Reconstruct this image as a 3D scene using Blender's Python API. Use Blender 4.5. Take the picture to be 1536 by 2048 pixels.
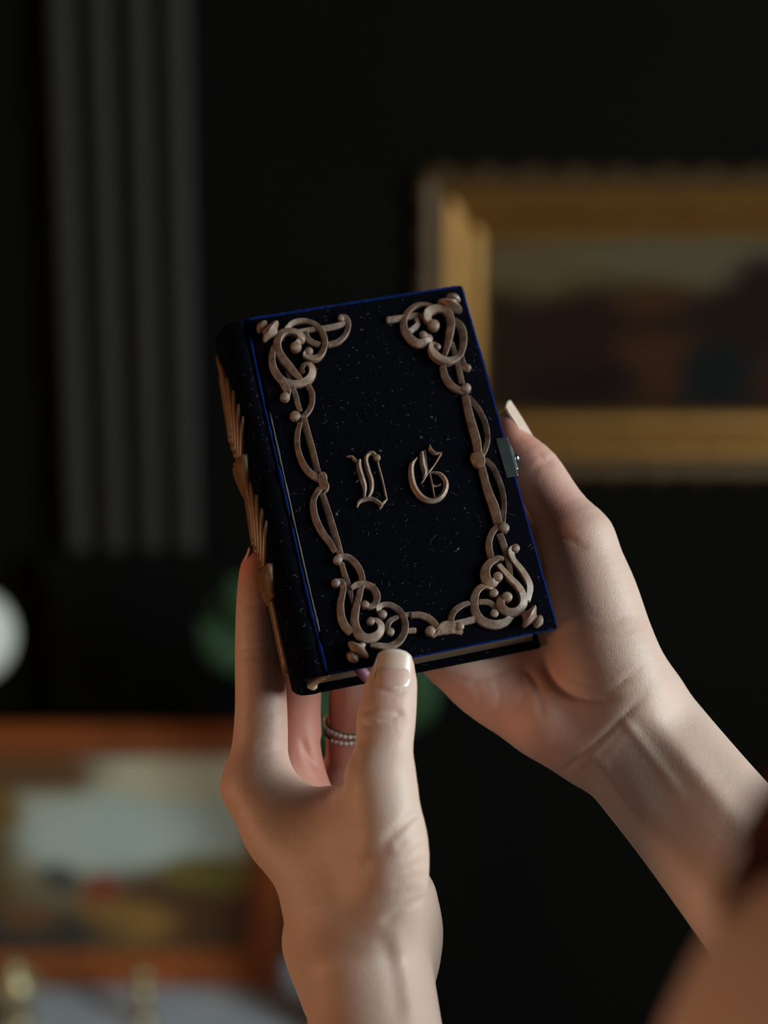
import bpy, bmesh, math, random
import numpy as np
from mathutils import Vector, Matrix
random.seed(7); rng = np.random.default_rng(7)
for o in list(bpy.data.objects): bpy.data.objects.remove(o, do_unlink=True)
scene = bpy.context.scene
COL = scene.collection

# ------------------------------------------------------------------ camera
F = 3200.0                     # focal length in pixels of the 1536 x 2048 frame
D0 = 530.0                     # distance of the book from the lens (mm)
CAM_H, PITCH = 1.60, math.radians(10)
cam_d = bpy.data.cameras.new('camera'); cam = bpy.data.objects.new('camera', cam_d); COL.objects.link(cam)
cam_d.sensor_fit = 'HORIZONTAL'; cam_d.sensor_width = 24; cam_d.lens = 50
cam_d.clip_start = 0.02; cam_d.clip_end = 50
cam.location = (0, 0, CAM_H); cam.rotation_euler = (math.pi/2 - PITCH, 0, 0)
cam_d.dof.use_dof = True; cam_d.dof.focus_distance = 0.522; cam_d.dof.aperture_fstop = 4.1
scene.camera = cam
RC = np.array(Matrix.Rotation(math.pi/2 - PITCH, 3, 'X'))
C0 = np.array([0, 0, CAM_H])

# ------------------------------------------------------------------ light
w = bpy.data.worlds.new('world'); scene.world = w; w.use_nodes = True
w.node_tree.nodes['Background'].inputs[0].default_value = (1.0, 0.90, 0.80, 1)
w.node_tree.nodes['Background'].inputs[1].default_value = 0.065
def area(name, loc, target, sx, sy, power, color):
    l = bpy.data.lights.new(name, 'AREA'); l.shape = 'RECTANGLE'; l.size = sx; l.size_y = sy
    l.energy = power; l.color = color
    o = bpy.data.objects.new(name, l); COL.objects.link(o); o.location = loc
    o.rotation_euler = (Vector(target) - Vector(loc)).to_track_quat('-Z', 'Y').to_euler()
    return o
WY = 0.0      # middle of the window along the right wall
area('window_daylight', (1.86, WY, 1.95), (0.05, 0.42, 1.55), 0.95, 1.35, 67, (0.87, 1.0, 0.98))
area('lamp_glow', (-1.5, 0.05, 1.35), (0.0, 0.5, 1.45), 0.5, 0.5, 9.5, (1.0, 0.55, 0.29))
vs = scene.view_settings
vs.view_transform = 'Standard'; vs.look = 'None'; vs.gamma = 1; vs.use_curve_mapping = False
vs.exposure = 0.0

# ------------------------------------------------------------------ helpers
def to_world(p):               # lens coordinates in mm (x right, y up, z back) -> world metres
    return (np.asarray(p, float) * 1e-3) @ RC.T + C0
def P(px, py, z=0.0):          # photo pixel + height z (mm) above the plane of the book -> lens mm
    d = D0 - z
    return np.array([(px - 768) * d / F, -(py - 1024) * d / F, -d])
def ray(px, py):
    v = np.array([(px - 768) / F, -(py - 1024) / F, -1.0]); return RC @ v
def on_y(px, py, Y):           # point of the room at distance Y
    v = ray(px, py); return C0 + v * (Y / v[1])

def mesh_obj(name, verts, faces, mat, parent=None, smooth=True):
    me = bpy.data.meshes.new(name)
    me.from_pydata([tuple(v) for v in verts], [], [tuple(f) for f in faces])
    me.update()
    if smooth: me.polygons.foreach_set('use_smooth', [True] * len(me.polygons))
    if mat: me.materials.append(mat)
    o = bpy.data.objects.new(name, me); COL.objects.link(o)
    if parent: o.parent = parent
    return o
def bm_obj(name, bm, mat, parent=None, smooth=False):
    me = bpy.data.meshes.new(name); bm.normal_update(); bm.to_mesh(me); bm.free()
    if smooth: me.polygons.foreach_set('use_smooth', [True] * len(me.polygons))
    if mat: me.materials.append(mat)
    o = bpy.data.objects.new(name, me); COL.objects.link(o)
    if parent: o.parent = parent
    return o
def box_bm(lo, hi, bevel=0.0, seg=2, bm=None):
    bm = bm or bmesh.new()
    lo, hi = Vector(lo), Vector(hi)
    r = bmesh.ops.create_cube(bm, size=1.0)
    for v in r['verts']:
        v.co = Vector([lo[i] + (v.co[i] + .5) * (hi[i] - lo[i]) for i in range(3)])
    if bevel:
        es = list({e for v in r['verts'] for e in v.link_edges})
        bmesh.ops.bevel(bm, geom=es, offset=bevel, segments=seg, affect='EDGES', profile=.6)
    return bm
def tag(o, label=None, cat=None, group=None, kind=None):
    if label: o['label'] = label
    if cat: o['category'] = cat
    if group: o['group'] = group
    if kind: o['kind'] = kind
    return o
def empty(name, loc):
    o = bpy.data.objects.new(name, None); COL.objects.link(o); o.location = loc; o.empty_display_size = .02
    return o
def lathe_bm(profile, n=24, bm=None, M=None):
    bm = bm or bmesh.new(); rings = []
    for r, z in profile:
        ring = []
        for k in range(n):
            a = 2 * math.pi * k / n
            v = Vector((r * math.cos(a), r * math.sin(a), z))
            ring.append(bm.verts.new(M @ v if M else v))
        rings.append(ring)
    for a, b in zip(rings, rings[1:]):
        for k in range(n): bm.faces.new((a[k], a[(k+1) % n], b[(k+1) % n], b[k]))
    bm.faces.new(rings[0][::-1]); bm.faces.new(rings[-1])
    return bm
def catmull(pts, per=8):
    p = np.asarray(pts, float)
    if len(p) == 2:
        t = np.linspace(0, 1, per + 1)[:, None]; return p[0] * (1 - t) + p[1] * t
    q = np.vstack([2 * p[0] - p[1], p, 2 * p[-1] - p[-2]]); out = []
    for i in range(1, len(q) - 2):
        for t in np.arange(per) / per:
            a, b, c, d = q[i-1], q[i], q[i+1], q[i+2]
            out.append(.5 * (2*b + (c-a)*t + (2*a-5*b+4*c-d)*t*t + (3*b-a-3*c+d)*t**3))
    out.append(q[-2]); return np.array(out)
def tube(pts, rad, n=8):       # verts, faces of a tube along pts (numpy)
    pts = np.asarray(pts, float); N = len(pts); rad = np.broadcast_to(np.asarray(rad, float), (N,))
    T = np.gradient(pts, axis=0); T /= np.linalg.norm(T, axis=1)[:, None] + 1e-12
    ref = np.array([0.13, .31, .94]); V = []
    for i in range(N):
        a = np.cross(T[i], ref); a /= np.linalg.norm(a) + 1e-9; b = np.cross(T[i], a)
        for k in range(n):
            t = 2 * math.pi * k / n; V.append(pts[i] + rad[i] * (math.cos(t) * a + math.sin(t) * b))
    Fc = [(i*n+k, i*n+(k+1) % n, (i+1)*n+(k+1) % n, (i+1)*n+k) for i in range(N-1) for k in range(n)]
    Fc.append(tuple(range(n))[::-1]); Fc.append(tuple((N-1)*n + k for k in range(n)))
    return V, Fc

# ------------------------------------------------------------------ materials
class NT:
    def __init__(s, name):
        s.m = bpy.data.materials.new(name); s.m.use_nodes = True; s.t = s.m.node_tree
        s.b = s.t.nodes['Principled BSDF']
    def n(s, typ, **kw):
        x = s.t.nodes.new(typ)
        for k, v in kw.items(): setattr(x, k, v)
        return x
    def l(s, a, b): s.t.links.new(a, b)
    def val(s, x, sock):       # number or socket
        if isinstance(x, (int, float)): sock.default_value = x
        else: s.l(x, sock)
    def math(s, op, a, b=0.0, clamp=False):
        x = s.n('ShaderNodeMath', operation=op, use_clamp=clamp); s.val(a, x.inputs[0]); s.val(b, x.inputs[1]); return x.outputs[0]
    def mix(s, f, a, b):
        x = s.n('ShaderNodeMix', data_type='RGBA'); s.val(f, x.inputs[0])
        for c, i in ((a, 6), (b, 7)):
            if isinstance(c, tuple): x.inputs[i].default_value = (*c[:3], 1)
            else: s.l(c, x.inputs[i])
        return x.outputs[2]
    def coord(s, kind='Object', scale=(1, 1, 1)):
        c = s.n('ShaderNodeTexCoord'); m = s.n('ShaderNodeMapping'); m.inputs['Scale'].default_value = scale
        s.l(c.outputs[kind], m.inputs[0]); return m.outputs[0]
    def noise(s, scale, detail=3, co=None, rough=.5):
        x = s.n('ShaderNodeTexNoise'); x.inputs['Scale'].default_value = scale; x.inputs['Detail'].default_value = detail
        x.inputs['Roughness'].default_value = rough
        if co is not None: s.l(co, x.inputs['Vector'])
        return x.outputs[0]
    def ramp(s, f, stops):
        x = s.n('ShaderNodeValToRGB'); e = x.color_ramp.elements
        while len(e) < len(stops): e.new(.5)
        for k, (p, c) in enumerate(stops): e[k].position = p; e[k].color = (*c, 1)
        s.l(f, x.inputs[0]); return x.outputs[0]
    def bump(s, h, strength, dist):
        x = s.n('ShaderNodeBump'); x.inputs['Strength'].default_value = strength; x.inputs['Distance'].default_value = dist
        s.l(h, x.inputs['Height']); s.l(x.outputs[0], s.b.inputs['Normal']); return x
    def base(s, c, rough=None, metal=None):
        if isinstance(c, tuple): s.b.inputs['Base Color'].default_value = (*c, 1)
        else: s.l(c, s.b.inputs['Base Color'])
        if rough is not None: s.val(rough, s.b.inputs['Roughness'])
        if metal is not None: s.b.inputs['Metallic'].default_value = metal
        return s
def plain(name, c1, c2, scale, rough=.5, metal=0.0, bump=0.0, bd=.001):
    t = NT(name); n = t.noise(scale, 4, t.coord()); t.base(t.mix(n, c1, c2), rough, metal)
    if bump: t.bump(n, bump, bd)
    return t

M = {}
# skin: paler / redder by an attribute stored on the mesh
t = NT('skin'); co = t.coord()
at = t.n('ShaderNodeAttribute', attribute_name='redness')
mot = t.noise(90, 3, co)
f = t.math('ADD', at.outputs['Fac'], t.math('MULTIPLY', t.math('SUBTRACT', mot, .5), .30), clamp=True)
t.base(t.mix(f, (0.53, 0.40, 0.34), (0.52, 0.215, 0.165)), .50)
t.b.inputs['Subsurface Weight'].default_value = .5; t.b.inputs['Subsurface Radius'].default_value = (1.0, .28, .14)
t.b.inputs['Subsurface Scale'].default_value = .0045
t.b.inputs['Specular IOR Level'].default_value = .42
v = t.n('ShaderNodeTexVoronoi', feature='DISTANCE_TO_EDGE'); v.inputs['Scale'].default_value = 1100; t.l(co, v.inputs['Vector'])
h = t.math('ADD', t.math('MULTIPLY', t.math('MINIMUM', v.outputs['Distance'], .25), 1.0), t.math('MULTIPLY', t.noise(420, 4, co), .8))
t.bump(h, .28, .0005); M['skin'] = t.m
t = NT('fingernail'); t.base((0.60, 0.43, 0.36), .3); t.b.inputs['Subsurface Weight'].default_value = .3
t.b.inputs['Subsurface Scale'].default_value = .002; t.b.inputs['Coat Weight'].default_value = .25; t.b.inputs['Roughness'].default_value = .32; M['nail'] = t.m
t = NT('nail_free_edge'); t.base((0.62, 0.53, 0.45), .35); M['nail_edge'] = t.m

def velvet(name, c, sheen, sw, lint=True):
    t = NT(name); co = t.coord(scale=(1, 1, 1))
    nz = t.noise(700, 3, co); base = t.mix(nz, tuple(x * .5 for x in c), tuple(min(1, x * 1.6) for x in c))
    if lint:
        v = t.n('ShaderNodeTexVoronoi', feature='F1'); v.inputs['Scale'].default_value = 950; v.inputs['Randomness'].default_value = 1; t.l(co, v.inputs['Vector'])
        sep = t.n('ShaderNodeSeparateColor'); t.l(v.outputs['Color'], sep.inputs[0])
        sz = t.math('MULTIPLY', t.math('SUBTRACT', sep.outputs[0], .82, clamp=True), 1.1)
        lm = t.math('LESS_THAN', v.outputs['Distance'], sz)
        # curly lint hairs: thin zero-crossings of a noise, broken up by another
        n1 = t.noise(260, 1, co); n2 = t.noise(330, 2, co)
        fib = t.math('MULTIPLY', t.math('LESS_THAN', t.math('ABSOLUTE', t.math('SUBTRACT', n1, .5)), .006), t.math('GREATER_THAN', n2, .63))
        base = t.mix(t.math('MULTIPLY', t.math('MAXIMUM', lm, fib), .5), base, (.13, .17, .21))
    t.base(base, .95); t.b.inputs['Specular IOR Level'].default_value = .05
    t.b.inputs['Sheen Weight'].default_value = sw; t.b.inputs['Sheen Roughness'].default_value = .35
    t.b.inputs['Sheen Tint'].default_value = (*sheen, 1)
    t.bump(nz, .5, .0006); return t.m
M['velvet'] = velvet('navy_velvet', (.0009, .0011, .0030), (.02, .04, .16), .11)
M['velvet_edge'] = velvet('worn_sheen_velvet', (.002, .011, .08), (.02, .10, .45), .5, False)  # worn pile; its grazing sheen is put into the brighter blue
t = NT('carved_wood'); co = t.coord(); n = t.noise(380, 5, co, .6); big = t.noise(60, 2, co)
c = t.mix(t.math('MULTIPLY', t.math('SUBTRACT', n, .3, clamp=True), 2.4, clamp=True), (.10, .058, .042), (.285, .20, .168)); c = t.mix(t.math('MULTIPLY', t.math('SUBTRACT', big, .45, clamp=True), 1.6, clamp=True), c, (.25, .135, .06))
t.base(c, .46); t.bump(n, .5, .0004); M['wood'] = t.m
t = NT('spine_wood'); co = t.coord(); n = t.noise(300, 5, co, .6); t.base(t.mix(n, (.06, .028, .012), (.20, .105, .052)), .42); t.bump(n, .3, .0003); M['spine_wood'] = t.m
t = NT('page_edges'); co = t.coord(scale=(25, 25, 1)); 
wv = t.n('ShaderNodeTexWave', wave_type='BANDS', bands_direction='Z'); wv.inputs['Scale'].default_value = 420; wv.inputs['Distortion'].default_value = 1.5; t.l(t.coord(), wv.inputs['Vector'])
t.base(t.mix(wv.outputs['Fac'], (.06, .042, .027), (.25, .18, .12)), .7); t.bump(wv.outputs['Fac'], .6, .0004); M['pages'] = t.m
M['cream'] = plain('cream_headband', (.5, .42, .28), (.7, .62, .45), 500, .7).m
M['joint'] = plain('worn_joint_leather', (.035, .032, .028), (.085, .078, .066), 300, .6).m
M['ribbon'] = plain('mauve_ribbon', (.16, .05, .09), (.26, .10, .15), 600, .5).m
M['silver'] = plain('tarnished_silver', (.24, .29, .32), (.46, .50, .53), 250, .26, 1.0).m
M['ring_silver'] = plain('ring_silver', (.45, .44, .42), (.6, .58, .55), 300, .2, 1.0).m
t = NT('ring_stone'); t.base((.8, .82, .84), .06); t.b.inputs['Metallic'].default_value = .35; M['stone'] = t.m
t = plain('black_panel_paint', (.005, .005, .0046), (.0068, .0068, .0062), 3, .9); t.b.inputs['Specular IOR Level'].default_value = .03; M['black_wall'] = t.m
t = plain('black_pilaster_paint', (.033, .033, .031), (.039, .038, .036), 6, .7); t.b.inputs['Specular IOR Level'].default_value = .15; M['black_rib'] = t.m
M['floor'] = plain('dark_floorboards', (.02, .013, .008), (.035, .022, .013), 5, .4).m
M['ceiling'] = plain('dim_plaster', (.02, .019, .017), (.028, .026, .023), 4, .9).m
M['gilt'] = plain('dull_gilding', (.19, .085, .017), (.34, .165, .036), 30, .42, .55, .3, .004).m
M['gilt_dark'] = plain('browned_gilding', (.055, .030, .012), (.12, .066, .024), 45, .5, .4, .5, .005).m
M['red_wood'] = plain('reddish_wood', (.26, .065, .016), (.36, .10, .026), 12, .38).m
M['marble'] = plain('grey_blue_marble', (.44, .54, .66), (.64, .68, .72), 9, .3).m
M['dark_wood'] = plain('dark_cabinet_wood', (.012, .009, .007), (.02, .014, .01), 8, .4).m
M['pale_gilt'] = plain('pale_gilding', (.32, .25, .12), (.50, .42, .26), 30, .35, .5).m
M['leaf'] = plain('green_leaf', (.008, .036, .010), (.016, .06, .016), 20, .75).m
M['stem'] = plain('green_stem', (.02, .05, .012), (.03, .07, .02), 20, .5).m
M['vase'] = plain('black_glaze', (.006, .006, .006), (.012, .011, .01), 20, .2).m
t = NT('opal_glass'); t.base((.74, .74, .70), .25); t.b.inputs['Emission Color'].default_value = (1, .96, .88, 1); t.b.inputs['Emission Strength'].default_value = .05; M['opal'] = t.m
M['hair'] = plain('auburn_hair', (.020, .0022, .0018), (.048, .005, .004), 160, .6).m; M['hair'].node_tree.nodes['Principled BSDF'].inputs['Specular IOR Level'].default_value = .2
M['dress'] = plain('black_dress', (.006, .006, .007), (.012, .011, .012), 80, .8).m

def painting_mat(name, base, blobs, grain=.15):
    """flat print: soft patches of colour in the canvas' own 0..1 coordinates"""
    t = NT(name); co = t.coord('Generated'); s = t.n('ShaderNodeSeparateXYZ')
    nz = t.n('ShaderNodeTexNoise'); nz.inputs['Scale'].default_value = 6; nz.inputs['Detail'].default_value = 4; t.l(co, nz.inputs['Vector'])
    vm = t.n('ShaderNodeVectorMath', operation='MULTIPLY_ADD'); t.l(nz.outputs['Color'], vm.inputs[0]); vm.inputs[1].default_value = (grain,)*3; 
    sub = t.n('ShaderNodeVectorMath', operation='SUBTRACT'); t.l(co, sub.inputs[0]); sub.inputs[1].default_value = (grain/2,)*3
    t.l(sub.outputs[0], vm.inputs[2]); t.l(vm.outputs[0], s.inputs[0])
    X, Z = s.outputs[0], s.outputs[2]; col = None
    for cx, cz, rx, rz, c in blobs:
        dx = t.math('DIVIDE', t.math('SUBTRACT', X, cx), rx); dz = t.math('DIVIDE', t.math('SUBTRACT', Z, cz), rz)
        r = t.math('SQRT', t.math('ADD', t.math('MULTIPLY', dx, dx), t.math('MULTIPLY', dz, dz)))
        m = t.math('MULTIPLY', t.math('SUBTRACT', 1.25, r), 2.0, clamp=True)
        col = t.mix(m, col if col is not None else base, c)
    t.base(col, .8); t.b.inputs['Specular IOR Level'].default_value = .08; return t.m

# ------------------------------------------------------------------ room
YB = 2.40
def struct(name, bm, mat): return tag(bm_obj(name, bm, mat), kind='structure')
struct('floor', box_bm((-2.2, -1.6, -.05), (1.9, YB + .1, 0)), M['floor'])
struct('ceiling', box_bm((-2.2, -1.6, 3.0), (1.9, YB + .1, 3.05)), M['ceiling'])
struct('wall_back', box_bm((-2.2, YB, 0), (1.9, YB + .1, 3.0)), M['black_wall'])
struct('wall_left', box_bm((-2.3, -1.6, 0), (-2.2, YB + .1, 3.0)), M['black_wall'])
bm = bmesh.new(); a, b = WY - .52, WY + .52
for lo, hi in (((1.9, -1.6, 0), (2.0, a, 3)), ((1.9, b, 0), (2.0, YB + .1, 3)), ((1.9, a, 0), (2.0, b, 1.22)), ((1.9, a, 2.68), (2.0, b, 3))):
    box_bm(lo, hi, bm=bm)
struct('wall_right', bm, M['black_wall'])
bm = bmesh.new()
for lo, hi in (((1.93, a, 1.22), (1.98, a + .04, 2.68)), ((1.93, b - .04, 1.22), (1.98, b, 2.68)), ((1.93, a + .04, 1.22), (1.98, b - .04, 1.26)), ((1.93, a + .04, 2.64), (1.98, b - .04, 2.68)), ((1.94, WY - .015, 1.26), (1.97, WY + .015, 2.64))):
    box_bm(lo, hi, bm=bm)
struct('window_1', bm, M['dark_wood'])

# fluted pilaster on the back wall
def rib_x(px_top, px_bot): return on_y(px_top, 0, YB - .06)[0], on_y(px_bot, 1100, YB - .06)[0]
pil = empty('pilaster', (on_y(260, 1100, YB)[0], YB, 0)); tag(pil, 'tall black fluted pilaster with four raised ribs on the dark back wall', 'pilaster')
ox = pil.location.x
zb = on_y(250, 1108, YB - .05)[2]
xl, xr = on_y(105, 600, YB-.05)[0], on_y(395, 600, YB-.05)[0]
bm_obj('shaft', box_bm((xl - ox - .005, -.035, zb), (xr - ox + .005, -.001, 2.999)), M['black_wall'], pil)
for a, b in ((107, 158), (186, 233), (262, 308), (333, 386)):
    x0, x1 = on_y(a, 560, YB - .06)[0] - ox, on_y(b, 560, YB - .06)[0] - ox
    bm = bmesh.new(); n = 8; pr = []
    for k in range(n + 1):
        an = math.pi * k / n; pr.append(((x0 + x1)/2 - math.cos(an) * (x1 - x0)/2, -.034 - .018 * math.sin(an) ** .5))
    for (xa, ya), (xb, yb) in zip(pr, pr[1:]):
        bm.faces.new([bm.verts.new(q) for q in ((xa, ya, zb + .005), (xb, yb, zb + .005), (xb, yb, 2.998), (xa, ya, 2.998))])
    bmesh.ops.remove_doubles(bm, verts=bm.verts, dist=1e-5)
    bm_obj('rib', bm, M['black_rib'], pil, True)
bm_obj('pilaster_base', box_bm((xl - ox - .03, -.07, zb - .045), (xr - ox + .03, -.001, zb), .008), M['black_wall'], pil)
bm_obj('plinth', box_bm((xl - ox - .02, -.06, .0), (xr - ox + .02, -.001, zb - .045), .004), M['black_wall'], pil)

# gilt framed painting, upper right
def frame_painting(name, label, cat, x0, x1, z0, z1, y, fw, depth, mats, canvas_mat, lean=0.0, beads=True):
    """picture whose outer size is x0..x1, z0..z1; each moulding side is a part"""
    root = empty(name, ((x0 + x1)/2, y, z0)); tag(root, label, cat)
    W, H = x1 - x0, z1 - z0
    # moulding profile across the frame width (0 outer .. 1 inner): offset towards the room
    prof = [(0, 0), (0, .45), (.12, .7), (.25, .62), (.42, 1.0), (.62, .85), (.80, .40), (.92, .34), (1.0, .16), (1.0, 0)]
    cs = [(-W/2, 0), (W/2, 0), (W/2, H), (-W/2, H)]; sg = [(1, 1), (-1, 1), (-1, -1), (1, -1)]
    for k in range(4):
        (ax, az), (bx, bz) = cs[k], cs[(k+1) % 4]; sa, sb = sg[k], sg[(k+1) % 4]
        bm = bmesh.new(); ra, rb = [], []
        for tt, dd in prof:
            ra.append(bm.verts.new((ax + sa[0]*tt*fw, -dd*depth, az + sa[1]*tt*fw)))
            rb.append(bm.verts.new((bx + sb[0]*tt*fw, -dd*depth, bz + sb[1]*tt*fw)))
        for i in range(len(prof)-1): bm.faces.new((ra[i], rb[i], rb[i+1], ra[i+1]))
        bm.faces.new((ra[-1], rb[-1], rb[0], ra[0]))
        bmesh.ops.recalc_face_normals(bm, faces=bm.faces)
        o = bm_obj('frame_side', bm, mats[0], root)
        for i, p in enumerate(o.data.polygons): p.use_smooth = False
        if len(mats) > 1:
            o.data.materials.append(mats[1])
            for p in o.data.polygons:
                if p.index in (0, 1, 2): p.material_index = 1
        if beads:   # carved outer leaves of the frame
            L = math.hypot(bx-ax, bz-az); n = max(3, int(L / .062)); b2 = bmesh.new()
            for i in range(n):
                f = (i + .5) / n; c = Vector((ax + (bx-ax)*f, -depth*.35, az + (bz-az)*f))
                c += Vector((sa[0]+sb[0], 0, sa[1]+sb[1])) * .5 * fw * .12
                r = bmesh.ops.create_uvsphere(b2, u_segments=8, v_segments=6, radius=.024)
                for v in r['verts']: v.co = Vector((v.co.x * (1.1 if bx != ax else .8), v.co.y * .7, v.co.z * (.8 if bx != ax else 1.1))) + c
            bm_obj('carved_edge', b2, mats[-1], o, True)
    bm_obj('canvas', box_bm((-W/2 + fw*.97, -depth*.14, fw*.97), (W/2 - fw*.97, -.002, H - fw*.97)), canvas_mat, root)
    root.rotation_euler = (lean, 0, 0)
    return root
a = on_y(838, 338, YB - .04); b = on_y(838, 962, YB - .04)
pm = painting_mat('dusky_painting', (.020, .012, .007), [
    (.30, .86, .44, .20, (.105, .075, .036)), (.62, .88, .38, .16, (.105, .088, .052)), (.30, .50, .18, .24, (.022, .010, .006)),
    (.72, .62, .14, .26, (.018, .010, .007)), (.42, .66, .10, .10, (.050, .022, .010)), (.46, .28, .12, .20, (.050, .020, .010)),
    (.60, .22, .10, .2, (.010, .011, .012)), (.25, .16, .14, .14, (.013, .007, .007)), (.85, .2, .16, .2, (.034, .016, .009))])
frame_painting('gilt_framed_painting', 'wide dusky painting in a carved gilt frame hung on the dark back wall', 'painting',
               a[0], a[0] + .78, b[2], a[2], YB - .002, .100, .055, [M['gilt'], M['gilt_dark']], pm)

# low cabinet with a pale stone top, lower left
TT = on_y(300, 1962, YB - .16)[2]
cab = empty('console_cabinet', (-.62, YB - .325, 0)); tag(cab, 'low dark console cabinet with a pale grey blue stone top', 'cabinet')
bm_obj('stone_top', box_bm((-.62, -.26, TT - .03), (.63, .245, TT), .006), M['marble'], cab)
bm_obj('cabinet_body', box_bm((-.58, -.22, .06), (.59, .235, TT - .031), .004), M['dark_wood'], cab)
for sx in (-.56, .52):
    for sy in (-.20, .18): bm_obj('leg', box_bm((sx, sy, .001), (sx + .05, sy + .05, .059)), M['dark_wood'], cab)
for x0, x1 in ((-.565, .0), (.01, .575)):
    d = bm_obj('cabinet_door', box_bm((x0, -.232, .08), (x1, -.221, TT - .05), .003), M['dark_wood'], cab)
    bm_obj('knob', lathe_bm([(.004, 0), (.005, .012), (.011, .018), (.009, .026), (.002, .028)], 12, None,
           Matrix.Translation((x1 - .04 if x0 < -.1 else x0 + .04, -.232, TT*.55)) @ Matrix.Rotation(math.pi/2, 4, 'X')), M['gilt'], d, True)

yl = YB - .15
a = on_y(566, 1446, yl); zb2 = TT + .001
lm = painting_mat('landscape_painting', (0.180, 0.117, 0.040), [
    (.62, .70, .52, .32, (0.432, 0.468, 0.396)), (.78, .90, .26, .12, (0.540, 0.504, 0.360)), (.62, .60, .30, .16, (0.450, 0.540, 0.504)),
    (.08, .55, .22, .62, (0.108, 0.076, 0.032)), (.34, .92, .22, .12, (0.135, 0.072, 0.032)), (.20, .72, .12, .14, (0.180, 0.112, 0.036)),
    (.84, .22, .30, .22, (0.090, 0.047, 0.025)), (.90, .40, .16, .10, (0.162, 0.130, 0.036)), (.40, .30, .10, .12, (0.180, 0.153, 0.099)),
    (.44, .38, .05, .08, (0.072, 0.081, 0.072)), (.56, .33, .055, .075, (0.240, 0.055, 0.040)), (.62, .16, .16, .11, (0.270, 0.153, 0.045)),
    (.30, .08, .30, .14, (0.054, 0.047, 0.040)), (.33, .18, .09, .06, (0.153, 0.081, 0.040))], .10)
frame_painting('wood_framed_painting', 'landscape painting in a reddish wood frame leaning on the low cabinet', 'painting',
               a[0] - .60, a[0], zb2, a[2], yl - .02, .052, .03, [M['red_wood']], lm, math.radians(-4), False)
# small gilded ornaments before the picture
def gilt_ornament(px, h, r, label, prof):
    p = on_y(px, 2046, 1.0); yy = YB - .29
    x = on_y(px, 1980, yy)[0]
    root = empty('gilt_ornament', (x, yy, TT + .0005)); tag(root, label, 'ornament', 'gilded ornaments on the low cabinet')
    bm_obj('foot', lathe_bm([(r*.8, 0), (r*.8, h*.06), (r*.4, h*.14), (r*.2, h*.22)], 20), M['pale_gilt'], root, True)
    bm_obj('body', lathe_bm([(a_*r, h*(.22 + .78*z_)) for a_, z_ in prof], 20), M['pale_gilt'], root, True)
gilt_ornament(285, .085, .022, 'slim pale gilt finial standing before the wood framed painting', [(.2, 0), (.5, .15), (.75, .35), (.4, .55), (.3, .6), (.6, .75), (.55, .9), (.1, 1)])
gilt_ornament(28, .10, .036, 'rounder pale gilt urn standing before the wood framed painting', [(.2, 0), (.6, .15), (1, .4), (.95, .6), (.5, .72), (.6, .78), (.25, .88), (.1, 1)])

# white globe lamp at the left
yy = YB - .42; g = on_y(-62, 1272, yy)
root = empty('globe_lamp', (g[0] , yy, TT + .0005)); tag(root, 'round white opal globe lamp on a thin black stand', 'lamp')
gz = g[2] - TT; R_ = .060
bm_obj('base', lathe_bm([(.05, 0), (.05, .008), (.01, .018), (.006, .03)], 24), M['vase'], root, True)
bm_obj('pole', lathe_bm([(.006, .03), (.006, gz - R_*.95)], 12), M['vase'], root, True)
bm_obj('globe', lathe_bm([(max(.004, R_*math.sin(k*math.pi/16)), gz - 1.05*R_*math.cos(k*math.pi/16)) for k in range(17)], 28), M['opal'], root, True)

# potted plant behind the hands
yy = YB - .34
px0 = on_y(705, 1500, yy)[0]
root = empty('potted_plant', (px0, yy, TT + .0005)); tag(root, 'leafy green plant in a slim black vase behind the book', 'plant')
vh = .24
bm_obj('vase', lathe_bm([(.034, 0), (.040, .03), (.042, .12), (.030, .19), (.022, .215), (.026, vh), (.022, vh), (.018, .20)], 24), M['vase'], root, True)
tips = [(440, 1205), (462, 1285), (425, 1270), (480, 1180), (520, 1330), (640, 1330), (620, 1410), (828, 1350), (832, 1405), (700, 1250), (570, 1240), (780, 1280), (470, 1240), (650, 1440), (540, 1230)]
for i, (qx, qy) in enumerate(tips):
    q = on_y(qx, qy, yy + rng.uniform(-.04, .04)) - np.array([px0, yy, TT])
    s0 = np.array([rng.uniform(-.012, .012), rng.uniform(-.012, .012), vh - .02])
    mid = s0 * .45 + q * .55 + np.array([0, 0, .05])
    ln = catmull([s0, mid, q], 10); d = q - ln[-4]; d /= np.linalg.norm(d)
    V, Fc = tube(ln[:-3], np.linspace(.0028, .0015, len(ln) - 3), 6); st = mesh_obj('stem', V, Fc, M['stem'], root)
    L, Wd = rng.uniform(.075, .10), rng.uniform(.022, .030)
    side = np.cross(d, [0.2, -1, .3]); side /= np.linalg.norm(side); up = np.cross(side, d)
    V, Fc = [], []
    for k in range(9):
        f = k / 8; wd = Wd * math.sin(math.pi * min(1, f * .93 + .05)) ** .8
        c = ln[-4] + d * (f * L - L * .3) - up * .02 * f * f
        for sgn, lift in ((-1, .25), (0, 0), (1, .25)): V.append(c + side * sgn * wd + up * lift * wd)
        for sgn in (1, 0, -1): V.append(c + side * sgn * wd - up * .0008 + up * (.25 * abs(sgn)) * wd)
    for k in range(8):
        for j in range(6): Fc.append((k*6 + j, k*6 + (j+1) % 6, k*6 + 6 + (j+1) % 6, k*6 + 6 + j))
    Fc.append((5, 4, 3, 2, 1, 0)); Fc.append(tuple(48 + j for j in range(6)))
    mesh_obj('leaf', V, Fc, M['leaf'], root)

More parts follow.
